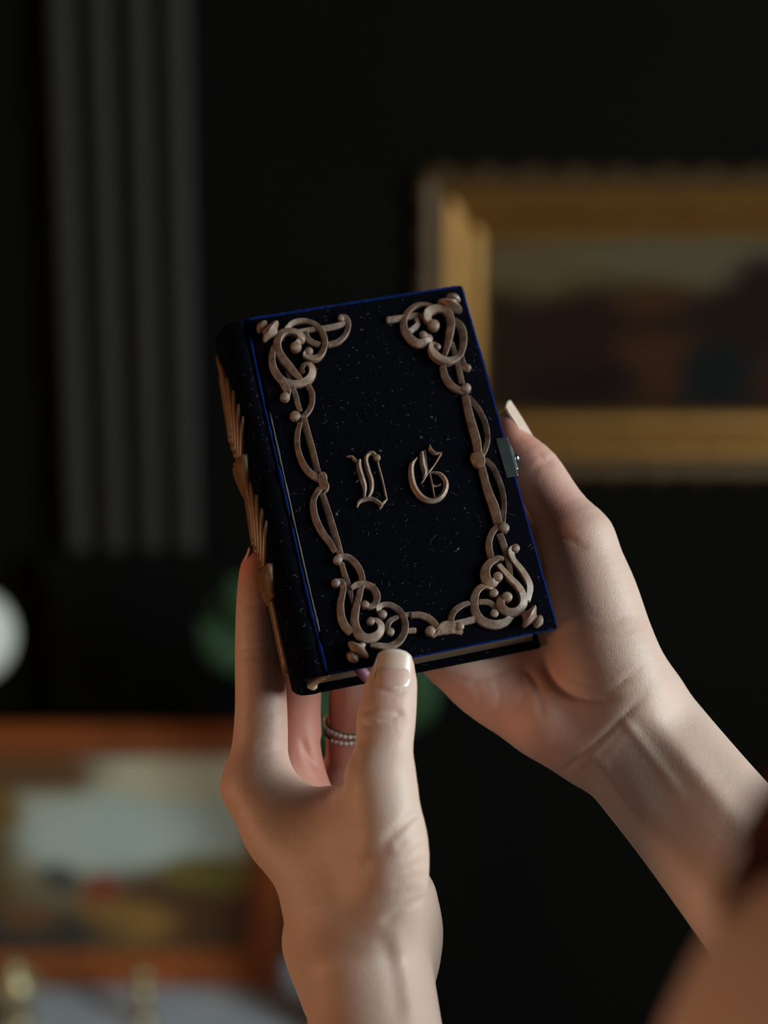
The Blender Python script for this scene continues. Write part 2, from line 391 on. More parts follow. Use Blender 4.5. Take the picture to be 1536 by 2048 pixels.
# ------------------------------------------------------------------ the book
W, H, T = 77.4, 126.7, 24.2
RB = np.array([[0.96671007, -0.22924847, 0.113652], [0.17687075, 0.91966383, 0.35062112], [-0.18490099, -0.31884726, 0.92959564]])
TB = np.array([4.2066, 14.0143, -530.0])
def book_pt(u, v, wq): return RB @ np.array([u, v, wq]) + TB           # book mm -> lens mm
def px_book(px, py, wq=0.0):                                            # pixel -> (u, v) on the plane w = wq
    d = np.array([(px - 768) / F, -(py - 1024) / F, -1.0]); n = RB[:, 2]; c = TB + n * wq
    p = d * (n @ c) / (n @ d); q = RB.T @ (p - TB); return q[:2]
book = empty('book', (0, 0, 0))
tag(book, 'small navy velvet book with carved wooden scrollwork and initials, held in two hands', 'book')
rot = RC @ RB; loc = to_world(TB)
book.matrix_world = Matrix([[*rot[i], loc[i]] for i in range(3)] + [[0, 0, 0, 1]])
mm = 1e-3
def bk(name, verts, faces, mat, parent=None, smooth=True):
    return mesh_obj(name, np.asarray(verts) * mm, faces, mat, parent or book, smooth)
HB = 2.6      # board thickness
def board(name, w0, w1, du=0.0):
    bm = box_bm(Vector((-W/2 + 1.5, -H/2, w0)) * mm, Vector((W/2 + du, H/2, w1)) * mm, .0008, 3)
    return bm_obj(name, bm, M['velvet'], book, True)
front = board('front_cover', -HB, 0); back = board('back_cover', -T, -T + HB, -1.0)
# rounded spine with the two sunken joints
prof = []
n = 22; E = 9.0
outer = [(-W/2 + 2.2, -.15), (-W/2 + .6, -.9), (-W/2 - .5, -1.0)]
for k in range(n + 1):
    a = math.pi * k / n
    outer.append((-W/2 - .6 - E * abs(math.sin(a)) ** .75, -T/2 + (T/2 - .25) * math.copysign(abs(math.cos(a)) ** .9, math.cos(a))))
outer += [(-W/2 - .5, -T + 1.0), (-W/2 + .6, -T + .9), (-W/2 + 2.2, -T + .15)]
inner = [(u + 1.6 if abs(wq + T/2) < T/2 - 2 else u + .2, max(-T + 1.9, min(-1.9, wq))) for u, wq in outer]
ring = outer + inner[::-1]; nr = len(ring); V, Fc = [], []
ys = [-H/2 + .0, -H/2 + .8] + list(np.linspace(-H/2 + 6, H/2 - 6, 8)) + [H/2 - .8, H/2]
for j, vv in enumerate(ys):
    shrink = .75 if j in (0, len(ys) - 1) else 0
    for i, (u, wq) in enumerate(ring):
        if i < len(outer): u = u + shrink * (1 if u < -W/2 - 2 else 0); 
        V.append((u, vv, wq))
for j in range(len(ys) - 1):
    for i in range(nr): Fc.append((j*nr + i, j*nr + (i+1) % nr, (j+1)*nr + (i+1) % nr, (j+1)*nr + i))
for j in (0, len(ys) - 1):
    m = len(outer)
    for i in range(m - 1):
        q = (j*nr + i, j*nr + i + 1, j*nr + nr - 2 - i, j*nr + nr - 1 - i)
        Fc.append(q if j else q[::-1])
spine = bk('spine', V, Fc, M['velvet'])
# page block (slightly concave fore-edge)
V, Fc = [], []; nu = 7
for vv in (-H/2 + 2.6, H/2 - 2.6):
    for k in range(nu + 1):
        f = k / nu; V.append((W/2 - 3.4 - 1.4 * math.sin(math.pi * f), vv, -HB + .05 - f * (T - 2*HB - .1)))
    for k in range(nu + 1):
        f = 1 - k / nu; V.append((-W/2 - .5 - 4.5 * math.sin(math.pi * f), vv, -HB + .05 - f * (T - 2*HB - .1)))
m = 2 * (nu + 1)
for i in range(m): Fc.append((i, (i+1) % m, m + (i+1) % m, m + i))
Fc.append(tuple(range(m))[::-1]); Fc.append(tuple(m + i for i in range(m)))
pages = bk('page_block', V, Fc, M['pages'], smooth=False)
# worn pile, sheen painted in brighter blue, along the edges of the front board
def strip(name, pts, rad, mat, parent, n=8, rough=0.0):
    pts = catmull(pts, 10) if len(pts) > 2 else np.array([np.array(pts[0]) + (np.array(pts[1]) - np.array(pts[0])) * t for t in np.linspace(0, 1, 60)])
    r = np.full(len(pts), rad) * (1 + rough * rng.normal(size=len(pts)))
    r[0] *= .6; r[-1] *= .6
    V, Fc = tube(pts, r, n); return bk(name, V, Fc, mat, parent)
e = .35
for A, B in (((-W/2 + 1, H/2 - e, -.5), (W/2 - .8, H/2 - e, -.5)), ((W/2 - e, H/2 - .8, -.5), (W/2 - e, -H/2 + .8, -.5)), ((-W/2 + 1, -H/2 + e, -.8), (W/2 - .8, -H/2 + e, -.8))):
    strip('worn_sheen_edge', (A, B), .62, M['velvet_edge'], front, rough=.10)
strip('worn_sheen_edge', [(-W/2 + 1.0, H/2 - 3, -.6), (-W/2 + .4, 30, -.25), (-W/2 + .5, 0, -.1), (-W/2 + .3, -35, -.1), (-W/2 + .9, -H/2 + 1, -.3)], .42, M['velvet_edge'], front, rough=.4)
strip('joint_line', [(-W/2 + 1.7, 28, -.15), (-W/2 + 1.5, 0, .0), (-W/2 + 1.4, -35, .0), (-W/2 + 1.5, -H/2 + 14, -.1)], .32, M['joint'], front, rough=.2)
strip('worn_sheen_edge', [(-W/2 + .5, H/2 - .25, -.9), (-W/2 - 4.5, H/2 - .3, -2.6), (-W/2 - 8, H/2 - .4, -6.5), (-W/2 - 9.2, H/2 - .6, -12)], .35, M['velvet_edge'], spine)
# headband and ribbon at the tail
V, Fc = tube(catmull([(-W/2 + 1.5, -H/2 + 1.6, -5.5), (-W/2 - 1.5, -H/2 + 1.2, -9), (-W/2 - 3.2, -H/2 + 1.0, -13), (-W/2 - 2, -H/2 + 1.4, -18)], 6), 1.5, 10)
bk('headband', V, Fc, M['cream'])
rp = catmull([(-27, -H/2 + 3.5, -9), (-25.5, -H/2 + 1.0, -9.5), (-23.5, -H/2 - 1.6, -11.5), (-20.5, -H/2 - 2.6, -16), (-17, -H/2 - 1.8, -22)], 6)
V = []
for q in rp: V += [q + (-2.0, -.3, 0), q + (2.0, .3, 0), q + (2.0, .5, -.25), q + (-2.0, -.1, -.25)]
Fc = [(4*i + j, 4*i + (j+1) % 4, 4*i + 4 + (j+1) % 4, 4*i + 4 + j) for i in range(len(rp)-1) for j in range(4)] + [(3, 2, 1, 0), tuple(4*len(rp) - 4 + j for j in range(4))]
bk('ribbon_marker', V, Fc, M['ribbon'])
# silver clasp on the fore-edge
cu, cv = px_book(1020, 914)
bm = bmesh.new()
box_bm(Vector((W/2 - 3.2, cv - 7.2, -.1)) * mm, Vector((W/2 + .9, cv + 7.2, .55)) * mm, .0002, 2, bm)
clasp = bm_obj('clasp', bm, M['silver'], book)
bm_obj('clasp_flange', box_bm(Vector((W/2 + .05, cv - 7.2, -4.2)) * mm, Vector((W/2 + .9, cv + 7.2, -.1)) * mm, .0002, 2), M['silver'], clasp)
bm_obj('clasp_hinge', box_bm(Vector((W/2 + .7, cv - 4.6, -3.6)) * mm, Vector((W/2 + 1.9, cv + 4.6, -.6)) * mm, .0004, 2), M['silver'], clasp)
bm_obj('stud', lathe_bm([(1.0*mm, 0), (1.5*mm, .6*mm), (1.4*mm, 1.2*mm), (.8*mm, 1.8*mm), (.1*mm, 2.0*mm)], 14, None,
       Matrix.Translation(Vector((W/2 + 1.6, cv - .2, -1.6)) * mm) @ Matrix.Rotation(math.pi/2, 4, 'Y')), M['silver'], clasp, True)

# --- carved wooden ornaments, traced on the cover plane
def stroke(pts, org, sc, hscale=1.0, lift=0.0, ball=None, sharp=False, per=6):
    """centre line in crop pixels with widths -> verts, faces in book mm"""
    pts = list(pts)
    for bx_, by_, bw in (ball or []):          # run the strip into its rolled end
        d0 = math.hypot(pts[0][0] - bx_, pts[0][1] - by_); d1 = math.hypot(pts[-1][0] - bx_, pts[-1][1] - by_)
        if min(d0, d1) < 1.3 * bw:
            if d0 < d1: pts.insert(0, (bx_, by_, bw * .7))
            else: pts.append((bx_, by_, bw * .7))
    q = []
    for x, y, wd in pts:
        wd = wd * (.92 if sharp else 1.0)
        u, v = px_book(org[0] + x / sc, org[1] + y / sc, 1.0); q.append((u, v, wd / sc * D0 / F))
    q = catmull(q, per); V, Fc = [], []
    c = q[:, :2]; Tn = np.gradient(c, axis=0); Tn /= np.linalg.norm(Tn, axis=1)[:, None] + 1e-9
    Nn = np.stack([-Tn[:, 1], Tn[:, 0]], 1)
    pr = [(-1, -.25), (-1, .45), (-.86, .62), (0, .90), (.80, 1.06), (1, .92), (1, -.25)]
    if sharp: pr = [(-1, -.2), (-1, .55), (-.5, .85), (0, 1.05), (.5, .85), (1, .55), (1, -.2)]
    m = len(pr); N = len(q)
    def ringv(cc, nn, hw, hh):
        for a, b in pr: V.append((cc[0] + nn[0]*a*hw, cc[1] + nn[1]*a*hw, lift + b * hh))
    hws = np.maximum(q[:, 2] / 2, .12); hs = np.clip(.75 + hws * .95, .6, 2.3) * hscale
    ringv(c[0] - Tn[0] * hws[0] * .35, Nn[0], hws[0] * .6, hs[0] * .7)
    for i in range(N): ringv(c[i], Nn[i], hws[i], hs[i])
    ringv(c[-1] + Tn[-1] * hws[-1] * .35, Nn[-1], hws[-1] * .6, hs[-1] * .7)
    for i in range(N + 1):
        for k in range(m): Fc.append((i*m + k, i*m + (k+1) % m, (i+1)*m + (k+1) % m, (i+1)*m + k))
    Fc.append(tuple(range(m))[::-1]); Fc.append(tuple((N+1)*m + k for k in range(m)))
    for b in (ball or []):
        x, y, wd = b; u, v = px_book(org[0] + x/sc, org[1] + y/sc, 1.6); r = wd / sc * D0 / F / 2; base = len(V); nb = 12
        rows = [(1.0, -.2), (1.0, .72), (.86, 1.0), (.5, 1.14), (.15, 1.18)]; bh = np.clip(.75 + r * .75, .6, 2.2) * hscale
        for rr, hh in rows:
            for k in range(nb):
                a = 2*math.pi*k/nb; V.append((u + rr*r*math.cos(a), v + rr*r*math.sin(a), lift + hh * bh))
        for i in range(len(rows)-1):
            for k in range(nb): Fc.append((base + i*nb + k, base + i*nb + (k+1) % nb, base + (i+1)*nb + (k+1) % nb, base + (i+1)*nb + k))
        Fc.append(tuple(base + (len(rows)-1)*nb + k for k in range(nb)))
    return V, Fc
CA, CB, CC, CD, CL = ((480, 560), 5.12), ((740, 560), 4.518), ((560, 940), 5.12), ((800, 940), 4.518), ((670, 860), 5.908)
def finial(p0, p1, org, sc):
    a = np.array(px_book(org[0] + p0[0]/sc, org[1] + p0[1]/sc, 1.0)); b = np.array(px_book(org[0] + p1[0]/sc, org[1] + p1[1]/sc, 1.0))
    Ln = np.linalg.norm(b - a); d = (b - a) / Ln; nn = np.array([-d[1], d[0]]); V, Fc, nb = [], [], 16
    prof = [(0, .11), (.12, .13), (.22, .22), (.30, .40), (.36, .45), (.44, .42), (.53, .27), (.60, .17), (.66, .17), (.73, .24), (.84, .24), (.94, .15), (1, .03)]
    for t_, r_ in prof:
        for k in range(nb):
            an = 2*math.pi*k/nb; r_2 = r_ * 1.22; c = a + d * t_ * Ln + nn * r_2 * Ln * math.cos(an); V.append((c[0], c[1], .9 + max(-1.6, .95 * r_2 * Ln * math.sin(an))))
    for i in range(len(prof)-1):
        for k in range(nb): Fc.append((i*nb + k, i*nb + (k+1) % nb, (i+1)*nb + (k+1) % nb, (i+1)*nb + k))
    Fc.append(tuple(range(nb))[::-1]); Fc.append(tuple((len(prof)-1)*nb + k for k in range(nb)))
    return V, Fc
def group(name, crop, items, label=None):
    root = None
    for it in items:
        nm, pts = it[0], it[1]; kw = it[2] if len(it) > 2 else {}
        cr = kw.pop('crop', crop)
        V, Fc = finial(pts[0], pts[1], *cr) if nm == 'finial' else stroke(pts, *cr, **kw)
        o = bk(name if root is None else nm, V, Fc, M['wood'], root or book)
        o.data.set_sharp_from_angle(angle=math.radians(27))
        if root is None:
            root = o
            if label: o['label'] = label
    return root
group('corner_ornament', CA, [
    ('scroll', [(600, 640, 60), (632, 610, 75), (595, 555, 80), (510, 532, 80), (430, 552, 85), (385, 625, 80), (385, 720, 80), (425, 800, 80), (490, 880, 78), (555, 960, 72), (615, 1030, 60)], dict(ball=[(572, 690, 118)], lift=.7)),
    ('scroll', [(345, 680, 50), (328, 790, 66), (338, 890, 68), (385, 980, 70), (455, 1045, 70), (545, 1068, 72), (640, 1058, 78), (715, 1010, 84), (742, 935, 80), (715, 872, 66), (660, 868, 52), (632, 910, 46), (650, 955, 40)], dict(lift=.3)),
    ('scroll', [(415, 1010, 50), (455, 1080, 70), (488, 1140, 66), (475, 1195, 60)], dict(ball=[(462, 1192, 104)])),
    ('scroll', [(470, 505, 42), (540, 440, 46), (640, 420, 48), (740, 445, 50), (820, 510, 55), (862, 600, 62), (858, 700, 66), (808, 785, 72), (735, 805, 78), (670, 775, 66)], dict(ball=[(706, 728, 88)], lift=.4)),
    ('bar', [(560, 530, 40), (740, 502, 52), (850, 495, 60), (1000, 465, 60), (1075, 440, 54)], dict(hscale=.75)),
    ('hook', [(1030, 378, 50), (1085, 395, 64), (1105, 470, 62), (1075, 560, 60), (1000, 630, 66), (900, 658, 66)], dict(ball=[(1036, 385, 74)], hscale=.9)),
    ('hook', [(668, 530, 56), (690, 595, 62), (740, 638, 62), (815, 662, 58)], dict(hscale=.8)),
    ('bar', [(485, 930, 36), (535, 1080, 46), (570, 1180, 52), (600, 1290, 48), (622, 1335, 40)], dict(hscale=.7)),
    ('loop', [(695, 1080, 56), (735, 1160, 58), (735, 1260, 58), (700, 1340, 62), (650, 1390, 58), (600, 1395, 50)], dict(ball=[(566, 1386, 108)])),
    ('finial', [(395, 578), (182, 452)])], 'carved scroll corner')
group('side_vine', CA, [
    ('bar', [(650, 1410, 62), (690, 1560, 62), (740, 1740, 62), (800, 1980, 58)], {}),
    ('arc', [(615, 1460, 52), (588, 1580, 58), (588, 1700, 54), (622, 1830, 58), (690, 1950, 64), (790, 2025, 70), (840, 2030, 70)], {}),
    ('knot', [(400, 70, 80), (430, 80, 95), (440, 130, 80), (455, 180, 95), (450, 210, 70)], dict(crop=CC, hscale=1.2)),
    ('arc', [(410, 185, 66), (348, 290, 60), (345, 410, 64), (380, 540, 68), (440, 650, 64), (510, 740, 58), (562, 835, 46)], dict(crop=CC)),
    ('bar', [(430, 240, 56), (490, 420, 60), (550, 620, 64), (600, 800, 64), (622, 880, 58)], dict(crop=CC))])
group('corner_ornament', CC, [
    ('scroll', [(630, 892, 56), (700, 902, 60), (770, 960, 60), (820, 1040, 60), (840, 1130, 60), (820, 1240, 62), (795, 1350, 66), (770, 1450, 76), (760, 1560, 82), (790, 1660, 86), (860, 1725, 86), (950, 1722, 86), (1022, 1665, 78), (1030, 1590, 72), (985, 1545, 62), (945, 1545, 50)], dict(ball=[(592, 920, 92), (930, 1548, 86)], lift=.5)),
    ('bar', [(630, 950, 50), (660, 1060, 52), (700, 1180, 54), (730, 1280, 40), (742, 1360, 22)], dict(hscale=.8)),
    ('scroll', [(580, 1150, 50), (618, 1145, 60), (648, 1195, 60), (640, 1270, 60), (620, 1370, 66), (625, 1490, 72), (660, 1590, 76), (725, 1665, 70)], dict(ball=[(574, 1150, 88)])),
    ('scroll', [(730, 1215, 46), (790, 1182, 60), (870, 1180, 66), (950, 1220, 66), (990, 1300, 68), (968, 1380, 68), (910, 1402, 62)], dict(ball=[(872, 1380, 82)], lift=.8)),
    ('ring_scroll', [(1020, 1450, 50), (1010, 1415, 58), (1060, 1378, 50), (1140, 1388, 56), (1220, 1442, 60), (1275, 1540, 62), (1275, 1650, 70), (1220, 1750, 76), (1120, 1806, 76), (1010, 1800, 70), (930, 1790, 46)], dict(ball=[(1052, 1472, 92)])),
    ('hook', [(1205, 1498, 46), (1130, 1540, 56), (1097, 1605, 56), (1110, 1640, 50)], dict(ball=[(1132, 1650, 86)], hscale=.8)),
    ('stub', [(1265, 1482, 46), (1340, 1474, 50)], dict(hscale=.7)), ('stub', [(1300, 1646, 52), (1388, 1640, 54)], dict(hscale=.7)),
    ('finial', [(855, 1775), (712, 1955)])], 'carved scroll corner')
group('bottom_garland', CD, [
    ('arc', [(105, 1310, 50), (180, 1312, 56), (260, 1342, 56), (318, 1400, 56), (328, 1455, 48), (300, 1490, 46)], dict(ball=[(275, 1452, 92)])),
    ('bar', [(330, 1470, 56), (395, 1432, 110), (450, 1425, 110), (520, 1450, 60), (560, 1470, 40)], dict(hscale=.8)),
    ('arc', [(625, 1200, 48), (550, 1226, 55), (482, 1285, 56), (458, 1370, 54), (500, 1448, 46), (545, 1462, 36)], dict(ball=[(542, 1410, 80)])),
    ('bar', [(490, 1392, 56), (690, 1345, 60)], dict(hscale=.75))])
group('corner_ornament', CD, [
    ('scroll', [(950, 1150, 50), (912, 1168, 68), (905, 1230, 70), (960, 1288, 74), (1048, 1288, 78), (1108, 1222, 76), (1105, 1130, 76), (1060, 1050, 70), (980, 970, 66), (890, 860, 54)], dict(ball=[(966, 1150, 98)], lift=.6)),
    ('ring_scroll', [(835, 1080, 50), (815, 1058, 60), (750, 1050, 60), (692, 1100, 65), (668, 1190, 70), (682, 1290, 72), (742, 1368, 76), (850, 1400, 76), (950, 1375, 70), (1015, 1318, 54)], dict(ball=[(850, 1108, 84)])),
    ('hook', [(715, 1190, 46), (800, 1195, 50), (855, 1235, 50), (865, 1280, 46)], dict(ball=[(856, 1290, 80)], hscale=.8)),
    ('scroll', [(930, 802, 44), (880, 800, 58), (802, 850, 74), (768, 920, 80), (782, 1000, 80), (840, 1030, 70)], dict(ball=[(884, 965, 94)], lift=.4)),
    ('scroll', [(1155, 1180, 54), (1172, 1060, 70), (1140, 970, 70), (1080, 880, 64), (1020, 800, 60), (1005, 730, 66)], dict(ball=[(1045, 702, 82)])),
    ('bar', [(900, 575, 58), (940, 680, 58), (980, 820, 54), (1000, 930, 38), (1015, 965, 22)], dict(hscale=.75)),
    ('loop', [(920, 515, 50), (868, 522, 58), (822, 590, 55), (803, 680, 55), (822, 785, 52)], dict(ball=[(942, 520, 100)])),
    ('finial', [(1095, 1285), (1290, 1392)])], 'carved scroll corner')
group('side_vine', CD, [
    ('bar', [(740, 0, 58), (790, 180, 68), (850, 340, 80), (885, 475, 70)], {}),
    ('arc', [(1045, 1620, 38), (1110, 1690, 44), (1158, 1790, 44), (1195, 1900, 44), (1212, 2010, 42), (1205, 2130, 46), (1188, 2250, 54)], dict(crop=CB)),
    ('bar', [(860, 1045, 58), (900, 1230, 68), (960, 1450, 74), (975, 1560, 66)], dict(crop=CB)),
    ('knot', [(955, 1570, 90), (965, 1605, 118), (985, 1650, 110), (1005, 1685, 70)], dict(crop=CB, hscale=1.25)),
    ('bar', [(1010, 1680, 56), (1042, 1805, 58)], dict(crop=CB)),
    ('arc', [(890, 1055, 38), (970, 1150, 44), (1040, 1290, 46), (1062, 1430, 46), (1040, 1530, 50), (1005, 1595, 50)], dict(crop=CB))])
group('corner_ornament', CB, [
    ('scroll', [(560, 400, 60), (518, 360, 78), (525, 300, 82), (600, 268, 74), (688, 292, 72), (725, 380, 72), (720, 480, 70), (695, 600, 60), (672, 680, 48)], dict(ball=[(576, 412, 108)], lift=.7)),
    ('ring_scroll', [(585, 238, 46), (500, 218, 50), (410, 232, 55), (332, 300, 56), (302, 400, 62), (338, 500, 68), (420, 575, 76), (500, 565, 82), (540, 520, 60)], dict(ball=[(482, 492, 80)])),
    ('bar', [(160, 360, 60), (270, 345, 60), (400, 320, 54), (500, 320, 46)], dict(hscale=.75)),
    ('hook', [(365, 462, 54), (428, 405, 52), (440, 360, 50)], dict(ball=[(425, 350, 56)], hscale=.8)),
    ('scroll', [(755, 365, 54), (820, 430, 64), (843, 530, 66), (828, 640, 62), (790, 700, 62), (705, 735, 84), (615, 705, 92), (562, 640, 78), (562, 590, 56)], dict(ball=[(612, 600, 62)], lift=.3)),
    ('tail', [(832, 620, 36), (825, 700, 50), (842, 775, 62), (880, 795, 66)], dict(ball=[(888, 785, 62)])),
    ('bar', [(740, 560, 36), (790, 740, 48), (830, 930, 50)], dict(hscale=.75)),
    ('loop', [(655, 780, 52), (682, 880, 60), (742, 960, 60), (825, 998, 58)], dict(ball=[(870, 972, 96)])),
    ('finial', [(690, 305), (772, 128)])], 'carved scroll corner')
group('letter', CL, [
    ('letter_stroke', [(292, 345, 44), (284, 430, 68), (318, 560, 74), (352, 670, 60), (350, 785, 36)], dict(sharp=True)),
    ('letter_stroke', [(140, 308, 26), (200, 310, 38), (245, 355, 42), (295, 372, 26)], dict(sharp=True, hscale=.9)),
    ('letter_stroke', [(485, 310, 56), (445, 270, 62), (392, 285, 56), (366, 350, 56), (390, 470, 64), (430, 600, 66), (430, 710, 54), (392, 795, 32)], dict(sharp=True, ball=[(500, 318, 84)])),
    ('letter_stroke', [(260, 905, 22), (290, 842, 50), (360, 812, 58), (440, 812, 58), (520, 852, 52), (552, 888, 40), (530, 925, 16)], dict(sharp=True)),
    ('letter_stroke', [(505, 375, 28), (560, 580, 28), (610, 800, 28)], dict(sharp=True, hscale=.8)),
    ('letter_stroke', [(618, 805, 24), (575, 850, 40), (530, 905, 34)], dict(sharp=True, hscale=.8)),
    ('letter_stroke', [(268, 465, 28), (228, 512, 12)], dict(sharp=True, hscale=.7)),
    ('letter_stroke', [(288, 578, 30), (250, 608, 18)], dict(sharp=True, hscale=.7))], 'carved wooden blackletter initial')
group('letter', CL, [
    ('letter_stroke', [(972, 318, 18), (912, 400, 58), (902, 520, 74), (932, 660, 80), (1000, 768, 80), (1090, 825, 74), (1180, 828, 66), (1260, 780, 70), (1308, 690, 70), (1308, 600, 64), (1250, 522, 56), (1165, 495, 32), (1110, 502, 16)], dict(sharp=True)),
    ('letter_stroke', [(1030, 250, 52), (1040, 390, 82), (1068, 500, 70), (1045, 570, 24)], dict(sharp=True, hscale=.8)),
    ('letter_stroke', [(1062, 235, 18), (1085, 400, 16), (1105, 505, 18)], dict(sharp=True)),
    ('letter_stroke', [(1124, 165, 14), (1128, 228, 58), (1188, 272, 48), (1258, 262, 22)], dict(sharp=True)),
    ('letter_stroke', [(1258, 268, 26), (1180, 400, 24), (1100, 505, 28), (1022, 625, 14)], dict(sharp=True)),
    ('letter_stroke', [(1120, 500, 22), (1150, 640, 22), (1180, 805, 24)], dict(sharp=True)),
    ('letter_stroke', [(1150, 650, 44), (1200, 655, 22), (1252, 635, 36)], dict(sharp=True, hscale=.7))], 'carved wooden blackletter initial')

# --- carved stalk with leaves down the spine
def spine_pt(th, v, off=0.0):  # th: 0 = front joint, pi = back joint
    u = -W/2 - .6 - (E + off) * abs(math.sin(th)) ** .75
    return np.array([u, v, -T/2 + (T/2 - .25 + off * .6) * math.copysign(abs(math.cos(th)) ** .9, math.cos(th))])
def leaf_on_spine(path, wd, hgt, parent, name='carved_leaf'):
    """path: (theta, v) control points from base to tip"""
    q = catmull(path, 7); N = len(q); V, Fc = [], []
    for i, (th, v) in enumerate(q):
        f = i / (N - 1); half = wd * (.12 + 1.15 * math.sin(math.pi * min(1, .18 + f * .80)) ** .8)
        hh = hgt * (1.0 - .45 * f)
        t0 = q[min(i+1, N-1)] - q[max(i-1, 0)]; ang = math.atan2(t0[0] * 9, t0[1])
        for a, b in ((-1, -.5), (-1, .55), (-.45, .8), (0, 1.15), (.45, .8), (1, .55), (1, -.5)):
            V.append(spine_pt(th + a * half * math.cos(ang) / 11.0, v - a * half * math.sin(ang), b * hh))
    m = 7
    for i in range(N-1):
        for k in range(m): Fc.append((i*m + k, i*m + (k+1) % m, (i+1)*m + (k+1) % m, (i+1)*m + k))
    Fc.append(tuple(range(m))[::-1]); Fc.append(tuple((N-1)*m + k for k in range(m)))
    return bk(name, V, Fc, M['spine_wood'], parent)
cen = math.pi * .5
stalk = leaf_on_spine([(cen, -58), (cen, -20), (cen, 20), (cen, 57)], 1.6, 1.7, book, 'spine_ornament')
stalk['label'] = 'carved stalk with pointed leaves down the spine'
for base_v, ln in ((14, 1.0), (-23, .95)):
    for k, (dv, sp) in enumerate(((2, 1.0), (8, .92), (15, .82), (22, .66), (30, .42))):
        for sgn in (-1, 1):
            b = base_v + dv * ln * .38; tp = base_v + dv * ln * .8 + 13.5 * ln
            leaf_on_spine([(cen + sgn*.12, b), (cen + sgn * (.12 + sp * .38), b * .55 + tp * .45), (cen + sgn * sp * .92, tp)], 1.0, 1.5 + .25 * k, stalk)
for v0, rad in ((13, 1.0), (-26, 1.05)):           # collars below each spray
    V, Fc = [], []; rows = [(-7.5, 1.2, .34), (-6, 2.2, .52), (-2, 2.9, .64), (2.2, 3.4, .74), (3.0, 2.6, .74)]
    ns = 13
    for dv, off, half in rows:
        for k in range(ns):
            th = cen + (-1 + 2*k/(ns-1)) * half * rad; rid = .35 * math.cos(k * math.pi)
            V.append(spine_pt(th, v0 + dv, off + rid))
    for dv, off, half in rows[::-1]:
        for k in range(ns): V.append(spine_pt(cen + (-1 + 2*k/(ns-1)) * half * rad, v0 + dv, -.6))
    R2 = len(rows)
    for i in range(2*R2 - 1):
        for k in range(ns - 1): Fc.append((i*ns + k, i*ns + k + 1, (i+1)*ns + k + 1, (i+1)*ns + k))
    for i in range(R2 - 1):
        j = 2*R2 - 1 - i
        for k in (0, ns-1): Fc.append((i*ns + k, (i+1)*ns + k, (j-1)*ns + k, j*ns + k))
    bk('carved_collar', V, Fc, M['spine_wood'], stalk)

